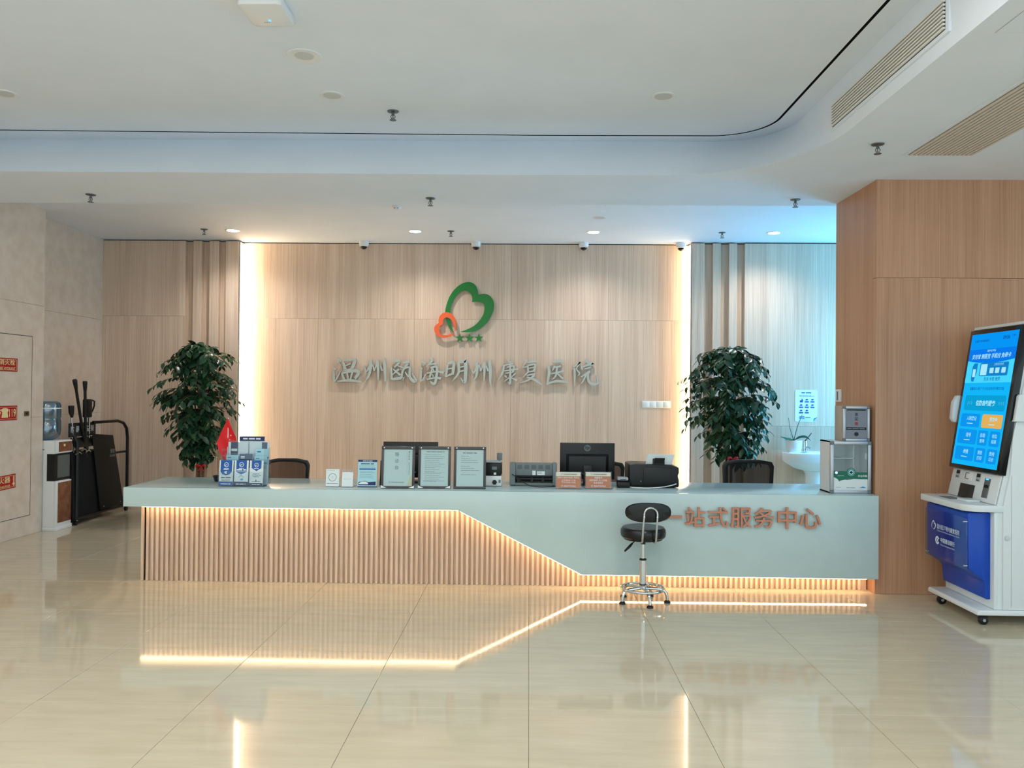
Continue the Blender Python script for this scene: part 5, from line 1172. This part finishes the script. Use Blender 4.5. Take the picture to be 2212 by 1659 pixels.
op = thing('orchid_pot', 'small orchid plant in a white ribbed pot on the basin edge', 'plant', (3.245, 9.9, .82))
mb = MB(); n = 36; prof = [(.06, .82), (.075, .825), (.088, .88), (.09, .95), (.088, .965), (.08, .965), (.075, .93)]
vs = []
for r, z in prof:
    for k in range(n): rr2 = r * (1 + .03 * (k % 2)); vs.append((3.245 + rr2 * math.cos(2 * PI * k / n), 9.88 + rr2 * math.sin(2 * PI * k / n), z))
mb.add(vs, [[i * n + k, i * n + (k + 1) % n, (i + 1) * n + (k + 1) % n, (i + 1) * n + k] for i in range(len(prof) - 1) for k in range(n)] + [list(range(n))[::-1], [(len(prof) - 1) * n + k for k in range(n)]]).build('pot', CER, op)
OL = mat('orchid_leaf', (34, 82, 56), .35)
def blade(p0, p1, p2, wd):
    P = bez(p0, p1, p2, 8); A, B, C_ = [], [], []
    for i, p in enumerate(P):
        tg = (P[min(i + 1, 8)] - P[max(i - 1, 0)]).normalized(); sd2 = (tg.cross(Vector((0, 0, 1))).normalized() + Vector((0, 0, .7))).normalized(); w_ = wd * math.sin(PI * (.12 + .86 * i / 8)); A.append(p + sd2 * w_); B.append(p - sd2 * w_); C_.append(p - Vector((0, 0, .006)))
    MB().loft(A, C_).loft(C_, B).build('leaf', OL, op)
blade((3.245, 9.88, .965), (3.12, 9.86, .985), (3.07, 9.84, 1.01), .025); blade((3.245, 9.88, .965), (3.36, 9.85, 1.06), (3.43, 9.84, .965), .03); blade((3.245, 9.88, .965), (3.16, 9.82, 1.0), (3.10, 9.78, .97), .022); blade((3.25, 9.89, .965), (3.30, 9.92, 1.02), (3.34, 9.93, 1.0), .022)
for a, b in (((3.19, 9.88, 1.12), (3.175, 9.88, 1.24)), ((3.28, 9.88, 1.12), (3.34, 9.88, 1.28))): MB().tube([(3.24, 9.88, .96), a, b], [.005, .004, .003], 6).build('stem', OL, op)
# hand washing poster
po = thing('wall_poster', 'white hand washing poster with blue pictures above the wash basin', 'poster', (3.455, YW, 1.38))
F = Face((3.456, YW - .004, 1.384), *FRONT); hw, hh = .137, .198
MB().prism([(3.456 + a, 1.384 + b) for a, b in (arc(hw - .02, hh - .02, .02, 0, 90, 4) + arc(-hw + .02, hh - .02, .02, 90, 180, 4) + arc(-hw + .02, -hh + .02, .02, 180, 270, 4) + [(hw - .05, -hh), (hw, -hh + .06)])], 'y', YW - .004, YW - .0005).build('sheet', PAPERW, po, smooth=False)
F.poly('cyan', [(hw - .05, -hh), (hw, -hh + .06), (hw - .01, -hh + .045), (hw - .03, -hh + .05), (hw - .045, -hh + .035)])
F.lines('blue', -.06, .06, [.155], .014); F.lines('blue', -.085, .1, [.118], .006); F.lines('cyan', -.085, .06, [.128], .003)
for r in range(3):
    for c in range(3):
        if r == 2 and c == 2: continue
        a, b = -.088 + c * .07, .05 - r * .068
        if not (r == 0 and c == 0): F.rect('blue', a, a + .05, b - .01, b + .008); F.poly('blue', [(a + .004, b + .018), (a + .03, b + .016), (a + .046, b + .03), (a + .02, b + .038)])
        else: F.poly('blue', [(a + .01, b - .01), (a + .045, b - .01), (a + .05, b + .02), (a + .03, b + .045), (a + .03, b + .02), (a + .008, b + .015)])
F.lines('blue', -.085, -.02, [-.165, -.155, -.145, -.135], .006); F.lines('blue', -.01, .06, [-.15], .008); F.lines('cyan', -.07, .07, [-.166], .004); F.lines('cyan', -.1, .06, [-.185], .003)
F.flush(po, {'cyan': 'printed_curl', 'blue': 'printed_pictures'})
# basin splash glass
o = MB().box(3.03, 3.85, YW - .008, YW - .003, .83, 1.13).build('splash_guard', pane_mat('splash_pane', (251, 252, 252), .03), at=(3.44, YW, .83)); tag(o, 'clear splash panel on the wall behind the basin faucet', 'panel')

# wall switches
def plate(x0, x1, z0, z1, y, label, nb):
    t = thing('switch_plate', label, 'switch', ((x0 + x1) / 2, y, z0), 'white switch plates')
    MB().box(x0, x1, y - .010, y, z0, z1).build('plate', WHITE, t, bevel=.003)
    for k in range(nb):
        a = x0 + .008 + k * (x1 - x0 - .016) / nb
        b = MB().box(a + .002, a + (x1 - x0 - .016) / nb - .002, y - .013, y - .009, z0 + .01, z1 - .01).build('rocker', PAPERW, t, bevel=.002)
plate(1.444, 1.802, 1.335, 1.425, YB, 'long white switch plate on the feature wall near the plant', 4)
t = thing('wall_intercom', 'slim white intercom unit high on the brown pillar side', 'switch', (2.66, 6.95, 1.47))
MB().box(2.648, 2.67, 6.905, 6.995, 1.465, 1.572).build('casing', WHITE, t, bevel=.004); MB().box(2.645, 2.65, 6.93, 6.955, 1.48, 1.555).build('grille', GREYP, t)
t = thing('wall_socket', 'white wall socket low on the pillar side behind the suggestion box', 'switch', (2.66, 6.92, 1.04))
MB().box(2.658, 2.67, 6.87, 6.96, 1.03, 1.115).build('plate', WHITE, t, bevel=.003); MB().box(2.655, 2.66, 6.89, 6.94, 1.045, 1.075).build('socket_face', PAPERW, t)
